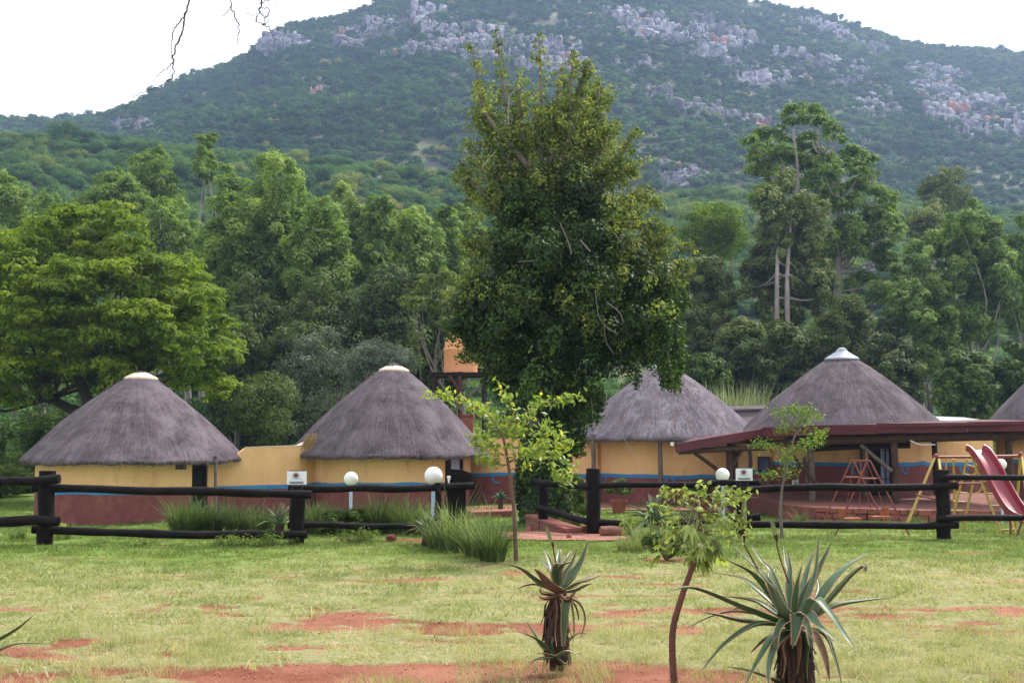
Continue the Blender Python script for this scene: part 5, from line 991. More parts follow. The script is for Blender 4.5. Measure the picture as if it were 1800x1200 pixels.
oc = [c for c in crown_clumps(OLP, D, 1.5, 46, .26, R) if c[0][2] < W(900, 175, D)[2]]; low = crown_clumps([(790, 500), (860, 470), (1000, 440), (1150, 480), (1200, 470), (1195, 560), (1120, 600), (1080, 620), (850, 560), (800, 560)], D-1.2, .6, 36, .32, R)
mb.build('trunk', M['bark_grey'], t, True)
crown_part('crown', ol+oc+low, 50000, .085, .05, G5, t, R, flat=.9, nsub=9, up=.2, droop=.25, tvar=.5, tb=.02, sub=.44)
IP = [(865, 400), (870, 330), (920, 300), (960, 320), (1000, 280), (1045, 300), (1085, 390), (1110, 450), (1150, 450), (1195, 470), (1198, 540), (1178, 580), (1162, 612), (1120, 626), (1080, 642), (1058, 690), (1045, 745), (1000, 790), (930, 775), (870, 715), (835, 655), (792, 605), (780, 550), (800, 505), (850, 480)]
ic = crown_clumps(IP, D, 1.75, 225, .46, R); ic += crown_clumps([(785, 520), (840, 500), (870, 560), (860, 640), (820, 620), (788, 580)], D-.3, .5, 14, .34, R); ic += crown_clumps([(900, 700), (1040, 700), (1045, 770), (1000, 850), (1000, 940), (915, 940), (915, 800)], D, .5, 60, .27, R)
iv = crown_part('ivy', ic, 125000, .085, .065, G6, t, R, flat=.95, nsub=10, up=.15, droop=.35, tvar=.6, tb=-.04, sub=.45)
cols = [(955, y, .50) for y in range(780, 935, 12)]
P = []; 
for x, y, r in cols:
    n = 1500; a = R.uniform(0, 2*pi, n); rr = r*R.uniform(.75, 1.12, n)*(1+.12*np.sin(a*3+y*.05)); c = W(x, y, D); P.append(np.stack([c[0]+rr*np.cos(a), D+rr*np.sin(a), c[2]+R.uniform(-.09, .09, n)], -1))
P = np.concatenate(P); P[:, 2] = np.maximum(P[:, 2], base[2]-.02); c = np.stack([P[:, 0]-W(955, 800, D)[0], P[:, 1]-D, 0*P[:, 0]+.1], -1)
leafpart('trunk_ivy', P, unit(unit(c)+rdir(len(P), R)*.5), np.clip(R.normal(.42, .22, len(P)), 0, 1), .075, .06, G6, t, .4, R)
# hanging vine curtains
P = []; mbv = MB()
for i in range(64):
    x = R.choice([R.uniform(1110, 1198), R.uniform(1085, 1110), R.uniform(1168, 1190)], p=[.55, .12, .33]); y0 = R.uniform(460, 600); y1 = min(y0+R.uniform(60, 170), 680 if x > 1165 else 640 if x > 1120 else 692); dd = D+R.uniform(-1.0, .8)
    p = crom([W(x, y0, dd), W(x+R.normal(0, 5), (y0+y1)/2, dd-.1), W(x+R.normal(0, 7), y1, dd-.15)], 8); mbv.tube(p, .006, 4, False); L_ = len(p)*16; k = R.uniform(0, len(p)-1, L_); j = k.astype(int); j = np.minimum(j, len(p)-2); q = p[j]+(p[j+1]-p[j])*(k-j)[:, None]+R.normal(0, .06, (L_, 3)); P.append(q)
P = np.concatenate(P); vn = mbv.build('vine', M['bark_grey'], t, True); leafpart('vine_leaves', P, rdir(len(P), R), np.clip(R.normal(.6, .2, len(P)), 0, 1), .085, .05, G6, vn, .7, R)
mb = MB()
for path, r in (([(985, 390), (1000, 425), (1005, 445)], .018), ([(745, 880)], 0), ([(1045, 508), (1052, 555), (1068, 575), (1085, 585)], .010), ([(1068, 530), (1090, 548), (1097, 565)], .012), ([(1020, 420), (1038, 440)], .022), ([(910, 458), (948, 455)], .014), ([(893, 218), (895, 170), (915, 152)], .02), ([(845, 295), (868, 268)], .016), ([(1068, 690), (1066, 730), (1090, 760), (1120, 802)], .014), ([(1040, 700), (1042, 735)], .006), ([(1062, 560), (1065, 600), (1080, 625)], .008)):
    if r: mb = MB(); mb.tube(crom([W(x, y, D-1.75) for x, y in path], 6)+R.normal(0, .012, 3), r*.55, 6); mb.build('bare_twig', M['bark_pale'], t, True)
# ============================================================ young trees
def leafy(parent, branches, d, per, L, Wd, m, R, spread=.05, start=.25, dr=.35, bark='bark_young', r=.008, droop=.1, tb=.1, wob=.25, nm='leaves'):
    mb = MB(); P = []
    for br in branches:
        rad = r
        if isinstance(br[0], (int, float)): rad, br = br[0], br[1]
        dd = R.uniform(-dr, dr); n = len(br); p = crom([W(x, y, d+dd*i/(n-1)) for i, (x, y) in enumerate(br)], 6); mb.tube(p, list(np.linspace(rad, rad*.35, len(p))), 7)
        k = int(per*n); s = R.uniform(start, 1, k)**.8*(len(p)-1.001); j = s.astype(int); P.append(p[j]+(p[j+1]-p[j])*(s-j)[:, None]+R.normal(0, spread, (k, 3))*[1, 1, .8])
    mb.build('branch', M[bark], parent, True); P = np.concatenate(P); n = len(P); return leafpart(nm, P, unit(rdir(n, R)+[0, -.25, .55]), np.clip(R.normal(.42+tb, .22, n), 0, 1), L*R.uniform(.6, 1.3, n), Wd*R.uniform(.7, 1.2, n), m, parent, droop, R)
R = np.random.default_rng(21); d = 15.2; t = thing('young_tree', 'slim young tree with bright yellow green leaves before the ivy clad trunk', 'young tree', gp(908, 0, d))
mb = MB(); q = crom([gp(908, 0, d)-[0, 0, .1], W(905, 930, d), W(902, 880, d), W(894, 820, d), W(887, 780, d), W(882, 765, d)], 6); mb.tube(q, list(np.linspace(.032, .014, len(q))), 9); mb.build('trunk', M['bark_young'], t, True)
c3 = lambda L: [(750+x/3, 600+y/3) for x, y in L]
BR = [c3(a) for a in ([(400, 510), (450, 420), (440, 330), (380, 220)], [(395, 500), (330, 390), (220, 330), (80, 280), (10, 290)], [(430, 440), (560, 350), (700, 310), (810, 290)], [(400, 490), (300, 560), (240, 500)], [(430, 680), (560, 640), (700, 600), (760, 700)], [(420, 650), (330, 640), (260, 600)], [(425, 640), (600, 520), (650, 430)], [(600, 530), (700, 560), (750, 520)], [(400, 500), (380, 420), (330, 390), (230, 320)], [(640, 620), (690, 700), (760, 740)], [(450, 420), (540, 400), (600, 300)], [(400, 520), (470, 480), (560, 470)], [(400, 560), (500, 560), (620, 600)], [(410, 600), (340, 560), (300, 480)], [(430, 640), (520, 600), (600, 560), (690, 500)])]
leafy(t, BR, d, 25, .098, .044, G7, R, spread=.055, dr=.6, start=.12)
R = np.random.default_rng(22); d = 18.6; t = thing('young_tree', 'thin young tree with fine green leaves in front of the carport', 'young tree', gp(1371, 0, d))
mb = MB(); q = crom([gp(1371, 0, d)-[0, 0, .1], W(1372, 900, d), W(1376, 850, d), W(1388, 800, d), W(1398, 760, d)], 5); mb.tube(q, list(np.linspace(.03, .012, len(q))), 8); mb.build('trunk', M['bark_grey'], t, True)
c4_ = lambda L: [(1100+x/3.43, 600+y/3.43) for x, y in L]
BR = [c4_(a) for a in ([(1000, 620), (1040, 520), (1010, 430), (1010, 390)], [(1030, 560), (1100, 480), (1180, 460)], [(1040, 560), (1120, 560), (1200, 540)], [(1020, 540), (960, 520), (930, 540)], [(960, 760), (900, 640), (830, 620), (770, 630)], [(970, 700), (1040, 640), (1090, 620)], [(950, 820), (880, 800), (820, 800)], [(950, 800), (1000, 790)], [(1010, 500), (940, 440), (900, 410)], [(1050, 540), (1100, 440), (1110, 400)], [(960, 770), (960, 700), (990, 640)], [(980, 650), (1000, 740)], [(1040, 600), (1150, 600), (1170, 590)], [(1040, 520), (1060, 450), (1060, 400)])]
leafy(t, BR, d, 40, .055, .026, leafmat('leaf_fine', [(0, (.05, .10, .02)), (1, (.30, .38, .08)), (.5, (.13, .21, .04))], .4), R, spread=.065, dr=.5, start=.2, r=.008, bark='bark_grey', tb=.05)
# cabbage tree in the foreground
R = np.random.default_rng(23); d = 8.0; t = thing('cabbage_tree', 'small foreground tree with leaning reddish stem and drooping lobed olive leaves', 'small tree', gp(1182, 0, d))
mb = MB(); q = crom([gp(1182, 0, d)-[0, 0, .1], W(1182, 1150, d), W(1184, 1100, d), W(1198, 1050, d), W(1212, 1010, d), W(1224, 975, d), W(1230, 930, d), W(1232, 895, d)], 8)
mb.tube(q, [(.026-.011*i/(len(q)-1))*(1+.05*math.sin(i*2.1)) for i in range(len(q))], 12); mb.build('trunk', M['bark_reddish'], t, True)
def lobed(P0, D0, L, droop, V, Fs, T, R, tt):
    """palmate leaf: stalk end P0, direction D0, several toothed lobes"""
    D0 = unit(D0[None])[0]; s = unit(np.cross(D0, [0, 0, 1.])[None]+R.normal(0, .3, 3))[0]
    for a in np.linspace(-1.1, 1.1, 5):
        dr = unit((D0*cos(a)+s*sin(a))[None])[0]; l = L*(1-.25*abs(a))*R.uniform(.8, 1.1); n = 5; sd_ = unit(np.cross(dr, unit(np.cross(s, D0)[None])[0])[None])[0]; k = len(V)
        for i in range(n+1):
            f = i/n; c = P0+dr*l*f+np.array([0, 0, -droop*l*f*f]); wd_ = l*.17*(.35+1.3*sin(pi*min(1, f*1.05))*(.75 if i % 2 else 1.15))*(1-f*.5)
            if i == n: wd_ = .001
            V += [tuple(c-sd_*wd_), tuple(c+sd_*wd_+[0, 0, .1*wd_])]
        for i in range(n): Fs.append((k+2*i, k+2*i+1, k+2*i+3, k+2*i+2)); T.append(float(np.clip(tt+R.normal(0, .08), 0, 1)))
V = []; Fs = []; T = []; mbs = MB()
hub = W(1230, 935, d)
for i in range(44):
    tx_, ty_ = R.normal(1213, 34), R.uniform(900, 985); e = W(tx_, ty_, d+R.uniform(-.26, .26)); st = W(1225+R.normal(0, 9), R.uniform(890, 965), d)
    p = crom([st, (st+e)/2+[0, 0, .04], e], 4); mbs.tube(p, .0022, 5, False); lobed(e, (e-st)*[1, 1, .3]+[0, 0, -.05]+R.normal(0, .09, 3), R.uniform(.06, .12), R.uniform(.1, .9), V, Fs, T, R, R.choice([.2, .5, .8], p=[.3, .4, .3]))
for i in range(34):
    a = R.uniform(0, 2*pi); rad = R.uniform(.08, .44); tx_ = 1232+cos(a)*rad*250/1.25; ty_ = R.uniform(850, 960); e = W(tx_, ty_, d+sin(a)*rad*.8); st = W((1232*2+tx_)/3+R.normal(0, 5), R.uniform(870, 930), d)
    p = crom([st, (st+e)/2+[0, 0, .01], e], 4); mbs.tube(p, .0018, 5, False); lobed(e, (e-st)+R.normal(0, .06, 3), R.uniform(.03, .058), .2, V, Fs, T, R, R.uniform(.65, .95))
mbs.build('leaf_stalk', M['bud_green'], t, True)
me = raw_mesh('leaves', np.array(V)-ORG[t.name], Fs, 4, T); link('leaves', me, t, [G8])
leafy(t, [[(1231, 905), (1205, 885), (1178, 872), (1160, 860)], [(1231, 900), (1215, 880), (1200, 862)], [(1232, 900), (1236, 876), (1232, 852)], [(1232, 900), (1258, 880), (1270, 862)], [(1233, 905), (1270, 890), (1300, 872), (1312, 868)], [(1232, 915), (1275, 912), (1308, 905)], [(1228, 920), (1190, 915), (1155, 918)], [(1230, 930), (1270, 935), (1300, 945)], [(1228, 930), (1185, 940), (1160, 952)], [(1236, 895), (1290, 880), (1285, 862)], [(1228, 910), (1180, 895), (1148, 890)], [(1232, 915), (1285, 925), (1316, 925)]], d, 13, .052, .024, G8, R, spread=.028, dr=.3, start=.3, r=.004, tb=.28, nm='small_leaves')
# ============================================================ aloes
def aloe_leaf(mb, tb_, pts, w0, R, th=.16, wpow=1.0, curl=.35, teeth=True, wmax=.25):
    """thick channelled tapering leaf along pts with marginal teeth"""
    P = crom(pts, 5); n = len(P); d_ = unit(np.gradient(P, axis=0)); V = []; sprev = None
    for i in range(n):
        f = i/(n-1); s = np.cross(d_[i], [0, 0, 1.]); s = s if np.linalg.norm(s) > .15 else (sprev if sprev is not None else np.array([1., 0, 0])); s = unit(s[None])[0]
        if sprev is not None and np.dot(s, sprev) < 0: s = -s
        sprev = s; u = unit(np.cross(s, d_[i])[None])[0]
        if u[2] < 0 and abs(d_[i][2]) < .8: u = -u
        wd = w0*(min(1, .75+f/wmax*.25) if f < wmax else (1-(f-wmax)/(1-wmax))**(.85*wpow))*.5+.0008; h = wd*th*2*(1-f*.4)+.0008
        for a, b in ((-1, curl), (-.55, curl*.25-.0), (0, 0), (.55, curl*.25), (1, curl), (.6, -h/wd*.9+curl*.2), (0, -h/wd*1.4), (-.6, -h/wd*.9+curl*.2)): V.append(P[i]+s*wd*a+u*wd*b)
        if teeth and 0 < i < n-2 and tb_ is not None:
            for sg in (-1, 1):
                for k in range(3):
                    nx = P[i+1] if i+1 < n else P[i]; c = P[i]+(nx-P[i])*k/3+s*wd*sg+u*wd*curl; e = c+s*sg*.013+d_[i]*.004; tb_.add([c-d_[i]*.004, c+d_[i]*.004, e, c+u*.003], [(0, 1, 2), (1, 3, 2), (3, 0, 2)])
    mb.add(V, [(i*8+k, i*8+(k+1) % 8, (i+1)*8+(k+1) % 8, (i+1)*8+k) for i in range(n-1) for k in range(8)]+[tuple(range(8))[::-1]])
def px_leaf(ctr, L, d0, dt, w0, R, mb, tb_, conv, **k):
    n = len(L); pts = [W(*conv(*p), d0+dt*(i/(n-1)) if n > 1 else d0) for i, p in enumerate(L)]; aloe_leaf(mb, tb_, pts, w0, R, **k)
def spike(t, stem, s_top, d, r, conv, ratio=.35):
    mb = MB(); p = crom([W(*conv(*q), d) for q in stem], 6); mb.tube(p, list(np.linspace(.006, .0045, len(p))), 8); st = mb.build('flower_stem', M['bud_brown'], t, True)
    a = p[-1]; b = W(*conv(*s_top), d); L_ = np.linalg.norm(b-a); R_ = np.random.default_rng(int(L_*1000)); 
    for lo, hi, m in ((0, ratio, 'bud_brown'), (ratio, 1, 'bud_green')):
        mb = MB(); ks = np.linspace(lo, hi, 9); mb.tube([a+(b-a)*k for k in ks], [r*(.55+1.5*k*(1-k)**.8*1.3)*(.7 if m == 'bud_brown' else 1)+.001 for k in ks], 12)
        for i in range(170):
            k = R_.uniform(lo, hi); an = R_.uniform(0, 2*pi); rr = r*(.55+1.5*k*(1-k)**.8*1.3)*(.8 if m == 'bud_brown' else 1); c = a+(b-a)*k; o_ = np.array([cos(an), sin(an), 0]); s_ = np.array([-sin(an), cos(an), 0])*.004
            mb.add([c+o_*rr*.7-s_, c+o_*rr*.7+s_, c+o_*(rr+.005)+[0, 0, .02]], [(0, 1, 2)])
        mb.build('flower_bud', M[m], st, False)
cA = lambda x, y: (1150+x*.3611, 880+y*.3611)
R = np.random.default_rng(31); d = 7.75
A = thing('aloe', 'largest aloe, right foreground, long arching grey green leaves and two flower spikes', 'aloe', gp(1398, 0, d))
AL = [([(650, 585), (560, 450), (470, 350), (340, 280)], .10, -.35, .10), ([(665, 575), (560, 400), (470, 300), (380, 215)], .02, .25, .075), ([(660, 560), (570, 350), (520, 290), (470, 212)], .05, .35, .05), ([(620, 540), (500, 430), (420, 372), (290, 350)], .05, .5, .06),
      ([(640, 595), (440, 520), (200, 425), (65, 437)], 0, -.35, .105), ([(620, 570), (500, 490), (400, 470), (315, 461)], .05, .4, .07), ([(640, 603), (420, 580), (300, 552), (232, 541)], 0, -.1, .085), ([(560, 560), (400, 535), (280, 560), (150, 622)], .05, .3, .05),
      ([(650, 607), (500, 600), (350, 690), (225, 832)], -.02, -.35, .08), ([(670, 630), (590, 650), (510, 770), (440, 900)], -.08, -.3, .085), ([(680, 640), (600, 690), (560, 800), (555, 900)], -.1, -.3, .075, 'p'), ([(690, 590), (620, 530), (575, 440), (545, 388)], -.08, -.42, .10, 'p'),
      ([(690, 575), (750, 440), (810, 320), (866, 196)], .0, .1, .11), ([(700, 570), (760, 440), (790, 320), (800, 170)], -.05, .1, .055, 'p'), ([(690, 560), (720, 440), (750, 320), (782, 225)], .05, .4, .06), ([(675, 565), (655, 430), (660, 330), (650, 245)], .05, .3, .06), ([(680, 560), (690, 460), (700, 390), (722, 305)], 0, -.1, .05),
      ([(770, 540), (860, 400), (950, 310), (1056, 250)], .05, .35, .09), ([(780, 560), (870, 460), (950, 370), (1005, 325), (1028, 318), (1028, 350)], .0, -.1, .095), ([(750, 575), (880, 510), (1020, 485), (1195, 464)], 0, .15, .09), 
      ([(730, 590), (775, 480), (850, 545), (930, 660), (985, 726)], -.1, -.5, .085, 'p'), ([(690, 600), (740, 550), (800, 610), (900, 692)], -.1, -.45, .11, 'p'), ([(720, 625), (780, 660), (830, 760), (855, 880)], -.1, -.3, .095, 'b'), ([(735, 620), (830, 650), (880, 770), (915, 900)], -.05, -.1, .07), ([(630, 640), (560, 660), (510, 700), (466, 744)], 0, .2, .05, 'b'),
      ([(650, 560), (600, 430), (580, 380), (590, 320)], .1, .5, .04), ([(690, 560), (670, 400), (640, 300), (630, 215)], .1, .5, .035), ([(760, 560), (795, 470), (803, 420), (790, 360)], .1, .4, .04), ([(610, 560), (540, 430), (555, 400), (560, 330)], .1, .5, .04),
      ([(690, 600), (700, 560), (690, 640), (672, 720)], -.2, -.1, .11), ([(700, 610), (720, 570), (750, 640), (765, 720)], -.15, -.1, .10, 'p'), ([(670, 610), (640, 590), (600, 640), (590, 740)], -.15, -.1, .10), ([(690, 640), (700, 680), (700, 760), (690, 860)], -.15, 0, .09, 'b'), ([(720, 640), (740, 700), (735, 800), (745, 880)], -.12, 0, .08), ([(660, 640), (630, 700), (640, 790), (620, 880)], -.14, 0, .08, 'b'),
      ([(600, 884), (560, 860), (450, 822), (340, 805)], 0, -.1, .06), ([(700, 600), (680, 500), (690, 440), (694, 395)], .0, .0, .04, 'b'), ([(640, 600), (520, 560), (420, 520), (360, 545)], .05, .45, .05)]
def build_aloe(A, AL, d, conv, R, wscale=1.0, tie=''):
    for key, mn, nm in (('', 'aloe_skin', 'leaves'), ('p', 'aloe_pale', 'pale_leaves'), ('b', 'aloe_brown', 'dry_leaves')):
        mb = MB(); te = MB()
        for L in AL:
            k = L[4] if len(L) > 4 else ''
            if k != key: continue
            px_leaf(None, L[0], d+L[1], L[2], L[3]*wscale, R, mb, te, conv)
        if mb.v:
            o = mb.build(nm, M[mn], A, True)
            if te.v: te.build('leaf_teeth', M['aloe_teeth'], o)
build_aloe(A, AL, d, cA, R, .84)
spike(A, [(655, 400), (620, 300), (600, 230), (597, 200)], (573, 108), d+.1, .013, cA, .38); spike(A, [(510, 345), (470, 270), (440, 215), (439, 190)], (437, -25), d+.15, .015, cA, .36)
def skirt(parent, x0, x1, y0, y1, d, n, R, w=.05, nm='dead_leaf_skirt'):
    xc = (x0+x1)/2; hw = (x1-x0)/2/F*d; mb = MB(); top = W(xc, y0, d); zb = W(xc, y1, d)[2]; mb.tube([(top[0], d, zb-.05), (top[0], d, (zb+top[2])/2), (top[0], d, top[2]), (top[0], d, top[2]+.03)], [hw*.7, hw*.72, hw*.45, hw*.15], 14)
    for i in range(n):
        a = R.uniform(0, 2*pi); rr = hw*R.uniform(.75, 1.1); z0 = top[2]-R.uniform(0, .5)*(top[2]-zb); l = R.uniform(.35, .8)*(top[2]-zb); z1 = max(z0-l, zb); s = np.array([-sin(a), cos(a), 0])*w*R.uniform(.25, .6); o_ = np.array([cos(a), sin(a), 0])
        c = np.array([top[0], d, 0]); V = []
        for k, (f, b) in enumerate(((0, .5), (.3, 1.05), (.7, 1.02+R.uniform(0, .2)), (1, 1.0+R.uniform(-.1, .5)))): V += [c+o_*rr*b-s*(1-f*.8)+[0, 0, z0+(z1-z0)*f], c+o_*rr*b*1.03+s*(1-f*.8)+[0, 0, z0+(z1-z0)*f+R.normal(0, .004)]]
        mb.add(V, [(2*k, 2*k+1, 2*k+3, 2*k+2) for k in range(3)])
    mb.build(nm, M['dead_leaf'], parent)
skirt(A, 1371, 1424, 1100, 1216, d, 240, R, .05)
cB = lambda x, y: (850+x*.2917, 850+y*.2917); d = 8.45; R = np.random.default_rng(32)
A = thing('aloe', 'shorter aloe on a shaggy brown stem, between the young tree and the cabbage tree', 'aloe', gp(982, 0, d))
AL = [([(440, 640), (330, 590), (230, 515), (140, 478)], 0, -.15, .10), ([(430, 645), (330, 605), (260, 610), (198, 634)], 0, .1, .065), ([(470, 650), (400, 620), (350, 560), (306, 508)], -.12, -.2, .13, 'b'), ([(440, 620), (420, 550), (385, 500), (333, 438)], .1, .3, .06), ([(440, 610), (415, 520), (390, 450), (366, 392)], .05, .3, .055),
      ([(470, 620), (500, 540), (540, 470), (565, 390)], 0, .05, .085), ([(480, 625), (540, 550), (590, 470), (633, 338)], .05, .15, .115), ([(450, 610), (450, 540), (480, 490), (540, 464)], -.1, -.2, .065), ([(490, 640), (560, 600), (640, 578), (708, 548)], -.05, -.1, .055, 'p'), ([(500, 650), (560, 640), (620, 610), (658, 600)], -.1, -.25, .06, 'p'), ([(510, 640), (570, 600), (630, 570), (662, 552)], 0, .2, .05), ([(440, 610), (430, 540), (440, 490), (470, 478)], -.1, -.2, .06), ([(450, 600), (470, 500), (510, 440), (530, 400)], .1, .3, .05), ([(455, 600), (450, 480), (455, 420), (458, 390)], .1, .3, .045),
      ([(465, 690), (490, 720), (482, 860), (480, 1010)], -.16, -.05, .085), ([(500, 680), (530, 720), (545, 860), (535, 985)], -.12, 0, .05, 'y'), ([(510, 680), (580, 720), (612, 800), (600, 880), (582, 930)], -.08, 0, .045, 'y'), ([(430, 680), (440, 760), (430, 900), (442, 1000)], -.16, 0, .03, 'b'), ([(520, 690), (556, 740), (572, 800), (568, 822)], -.08, 0, .035, 'b'), ([(500, 660), (400, 690), (350, 690), (328, 672)], -.15, 0, .07, 'b'), ([(450, 660), (500, 700), (540, 670), (560, 640)], -.18, 0, .07, 'b'), ([(440, 670), (360, 660), (340, 640), (352, 620)], -.1, 0, .06, 'b'),
      ([(420, 1030), (350, 960), (290, 920), (215, 893)], -.1, -.15, .05), ([(425, 1020), (350, 980), (300, 900), (258, 828)], -.05, .1, .05), ([(440, 1040), (500, 1010), (540, 1010), (578, 1022)], -.15, -.2, .05, 'p'), ([(430, 1040), (390, 1030), (350, 1020), (325, 1026)], -.15, -.2, .04), ([(420, 1050), (360, 1050), (310, 1065), (280, 1092)], -.1, -.1, .04), ([(440, 1030), (520, 940), (580, 900), (650, 905)], 0, .1, .04), ([(430, 1040), (410, 960), (420, 930), (408, 925)], -.1, 0, .04), ([(450, 1050), (480, 1080), (500, 1080), (510, 1070)], -.2, 0, .05)]
mat('aloe_yellow', (.26, .25, .08), (.17, .16, .05), scale=9, rough=.6)
build_aloe(A, AL, d, cB, R, .9); mb = MB(); te = MB()
for L in AL:
    if len(L) > 4 and L[4] == 'y': px_leaf(None, L[0], d+L[1], L[2], L[3], R, mb, te, cB)
o = mb.build('yellowing_leaves', M['aloe_yellow'], A, True); te.build('leaf_teeth', M['aloe_teeth'], o)
spike(A, [(445, 600), (437, 480), (425, 420), (420, 385)], (380, 268), d+.05, .010, cB, .2); skirt(A, 960, 996, 1048, 1165, d, 240, R, .045)
# aloe leaves at the left edge
R = np.random.default_rng(33); d = 8.9; A = thing('aloe', 'two grey aloe leaves poking in at the left edge of the lawn', 'aloe', gp(-45, 0, d)); cC = lambda x, y: (x, y)
build_aloe(A, [([(-50, 1150), (-10, 1128), (30, 1105), (61, 1079)], 0, -.1, .075), ([(-50, 1155), (-10, 1145), (30, 1131), (92, 1131)], 0, .2, .06), ([(-50, 1160), (-20, 1178), (0, 1185), (14, 1187)], 0, -.2, .05, 'b'), ([(-50, 1150), (-80, 1100), (-90, 1060), (-120, 1020)], 0, .1, .07), ([(-50, 1150), (-60, 1090), (-50, 1050), (-40, 1010)], 0, .3, .06), ([(-50, 1150), (-20, 1110), (-5, 1102), (5, 1098)], 0, .3, .04, 'b')], d, cC, R)
# rosette aloes further back
def rosette(label, px, row, d, rad, n, m, seed, basew=.06, up=.6, stem=.1, name='aloe', cat='aloe'):
    R = np.random.default_rng(seed); b = gp(px, 0, d); c = W(px, row, d); t = thing(name, label, cat, b); mb = MB(); te = MB()
    for i in range(n):
        a = i*2.4+R.normal(0, .15); f = i/n; el = (1.35-f*1.35*1.0)*up+R.normal(0, .08); l = rad*R.uniform(.8, 1.1)*(.7+.3*f); h = np.array([cos(a)*cos(el), sin(a)*cos(el), sin(el)]); mid = c+h*l*.5+[0, 0, .03*l]; e = c+h*l+[0, 0, (-.25*f)*l]
        aloe_leaf(mb, te if d < 19 else None, [c+h*.02, mid, e], basew*R.uniform(.8, 1.1), R)
    mb.build('leaves', M[m], t, True)
    if te.v: te.build('leaf_teeth', M['aloe_teeth'], t)
    mb = MB(); mb.tube([b-[0, 0, .05], c], [stem, stem*.7], 10); mb.build('stem', M['dead_leaf'], t, True); return t
rosette('blue grey aloe by the fence rail, right of the cut log', 1150, 915, 18.0, .62, 34, 'aloe_pale', 41, .075, 1.0)
rosette('dark green aloe clump behind the fence end, left of the gate board', 752, 935, 17.3, .42, 26, 'aloe_skin', 42, .06, .95)
rosette('small spiky aloe against the courtyard wall', 880, 876, 35, .42, 22, 'aloe_skin', 43, .06, 1.0); rosette('pale spiky plant behind the second fence post', 492, 922, 18.6, .52, 22, 'aloe_pale', 44, .05, 1.1)
rosette('tiny aloe near the sloping low wall', 1100, 938, 19.5, .16, 16, 'aloe_skin', 45, .03, 1.0)
# strap leaved clumps
def straps(label, px, d, h, n, rad, seed, m='leaf_strap', w=.014, lean=.7, tb=0., name='grass_clump', cat='plant', group=None, tall=1.35):
    R = np.random.default_rng(seed); b = gp(px, 0, d); t_ = []; V = []; Fs = []
    for i in range(n):
        a = R.uniform(0, 2*pi); r0 = rad*.45*math.sqrt(R.random()); s = np.array([cos(a)*r0, sin(a)*r0, -.01]); hh = h*R.uniform(.3, 1.0)*(tall if R.random() < .12 else 1); a2 = a+R.normal(0, .6); ln = hh*lean*R.uniform(.1, 1.1); k = len(V); sd_ = np.array([-sin(a2), cos(a2), 0])*w*R.uniform(.7, 1.2)/2; o_ = np.array([cos(a2), sin(a2), 0]); dp = R.uniform(0, .5)*ln
        tt = float(np.clip(R.normal(.45+tb, .2), 0, 1))
        for f in (0, .3, .6, .85, 1): c = s+o_*ln*f**1.8+np.array([0, 0, hh*f-dp*f**3]); ww = (1-f**2.5)+.05; V += [c-sd_*ww, c+sd_*ww]
        for j in range(4): Fs.append((k+2*j, k+2*j+1, k+2*j+3, k+2*j+2)); t_.append(tt)
    o = link(name, raw_mesh(name, np.array(V), Fs, 4, t_), None, [M[m]]); o.location = tuple(b); return tag(o, label, cat, group)
for i, a in enumerate([('strappy dark clump leftmost along the fence in front of the first hut', 330, 20.2, .58, 420, .5, 0), ('strappy clump below the first hut doorway', 372, 20.6, .56, 380, .5, 0), ('strappy clump in front of the linking wall, left of the second fence post', 425, 20.4, .50, 380, .5, 0), ('sparse strappy clump at the left side of the second fence post', 462, 20.0, .5, 260, .4, .1),
        ('feathery strappy clump right of the second fence post, left of the leafy bush', 560, 20.0, .56, 420, .5, .15), ('strappy clump right of the leafy bush under the lamp', 668, 20.0, .60, 420, .45, -.02), ('bright strappy clump below the second hut wall, left of the largest lamp', 712, 19.8, .58, 420, .45, .1), ('strappy clump close to the largest globe lamp post', 742, 19.4, .5, 260, .4, .05)]):
    straps(a[0], a[1], a[2], a[3]*1.2, int(a[4]*1.6), a[5], 500+i, tb=a[6]-.06, lean=.95, group='strappy clumps behind the left fence')
for i, a in enumerate([('tall pale grassy clump hugging the end of the left fence', 800, 16.6, .74, 300, .38, .15), ('pale grassy clump in the middle of the row beside the path', 838, 15.9, .62, 280, .36, .12), ('greener grassy clump nearest the slim young tree', 866, 15.35, .62, 420, .36, 0), ('low grassy clump in front of the dark aloe', 772, 16.9, .5, 240, .35, .1)]):
    straps(a[0], a[1], a[2], a[3]*1.12, int(a[4]*1.3), a[5], 520+i, tb=a[6]-.03, w=.012, lean=1.0, group='grassy clumps beside the path')
for i, a in enumerate([('dry pale grass clump below the blue grey aloe', 1108, 16.6, .30, 420, .45, .3), ('taller dry grass beside the blue grey aloe', 1132, 17.2, .46, 320, .4, .28), ('green blades under the blue grey aloe at the fence', 1160, 17.0, .34, 200, .3, .05), ('weedy tuft at the foot of the leftmost fence post', 40, 18.4, .25, 160, .25, -.1), ('weedy tuft behind the leftmost fence post', 120, 18.6, .32, 120, .25, .15), ('grass tuft at the foot of the second hut step', 850, 30, .3, 140, .3, 0),
        ('dark grass tuft beside the patio wall left of the swing', 1403, 27.5, .42, 160, .35, -.15), ('dark grass tuft at the patio wall right of the swing', 1600, 27.2, .32, 150, .3, -.1), ('green tuft at the foot of the patio behind the swing seats', 1480, 27.4, .3, 120, .3, -.1)]):
    straps(a[0], a[1], a[2], a[3], a[4], a[5], 540+i, tb=a[6], w=.009, lean=.8)
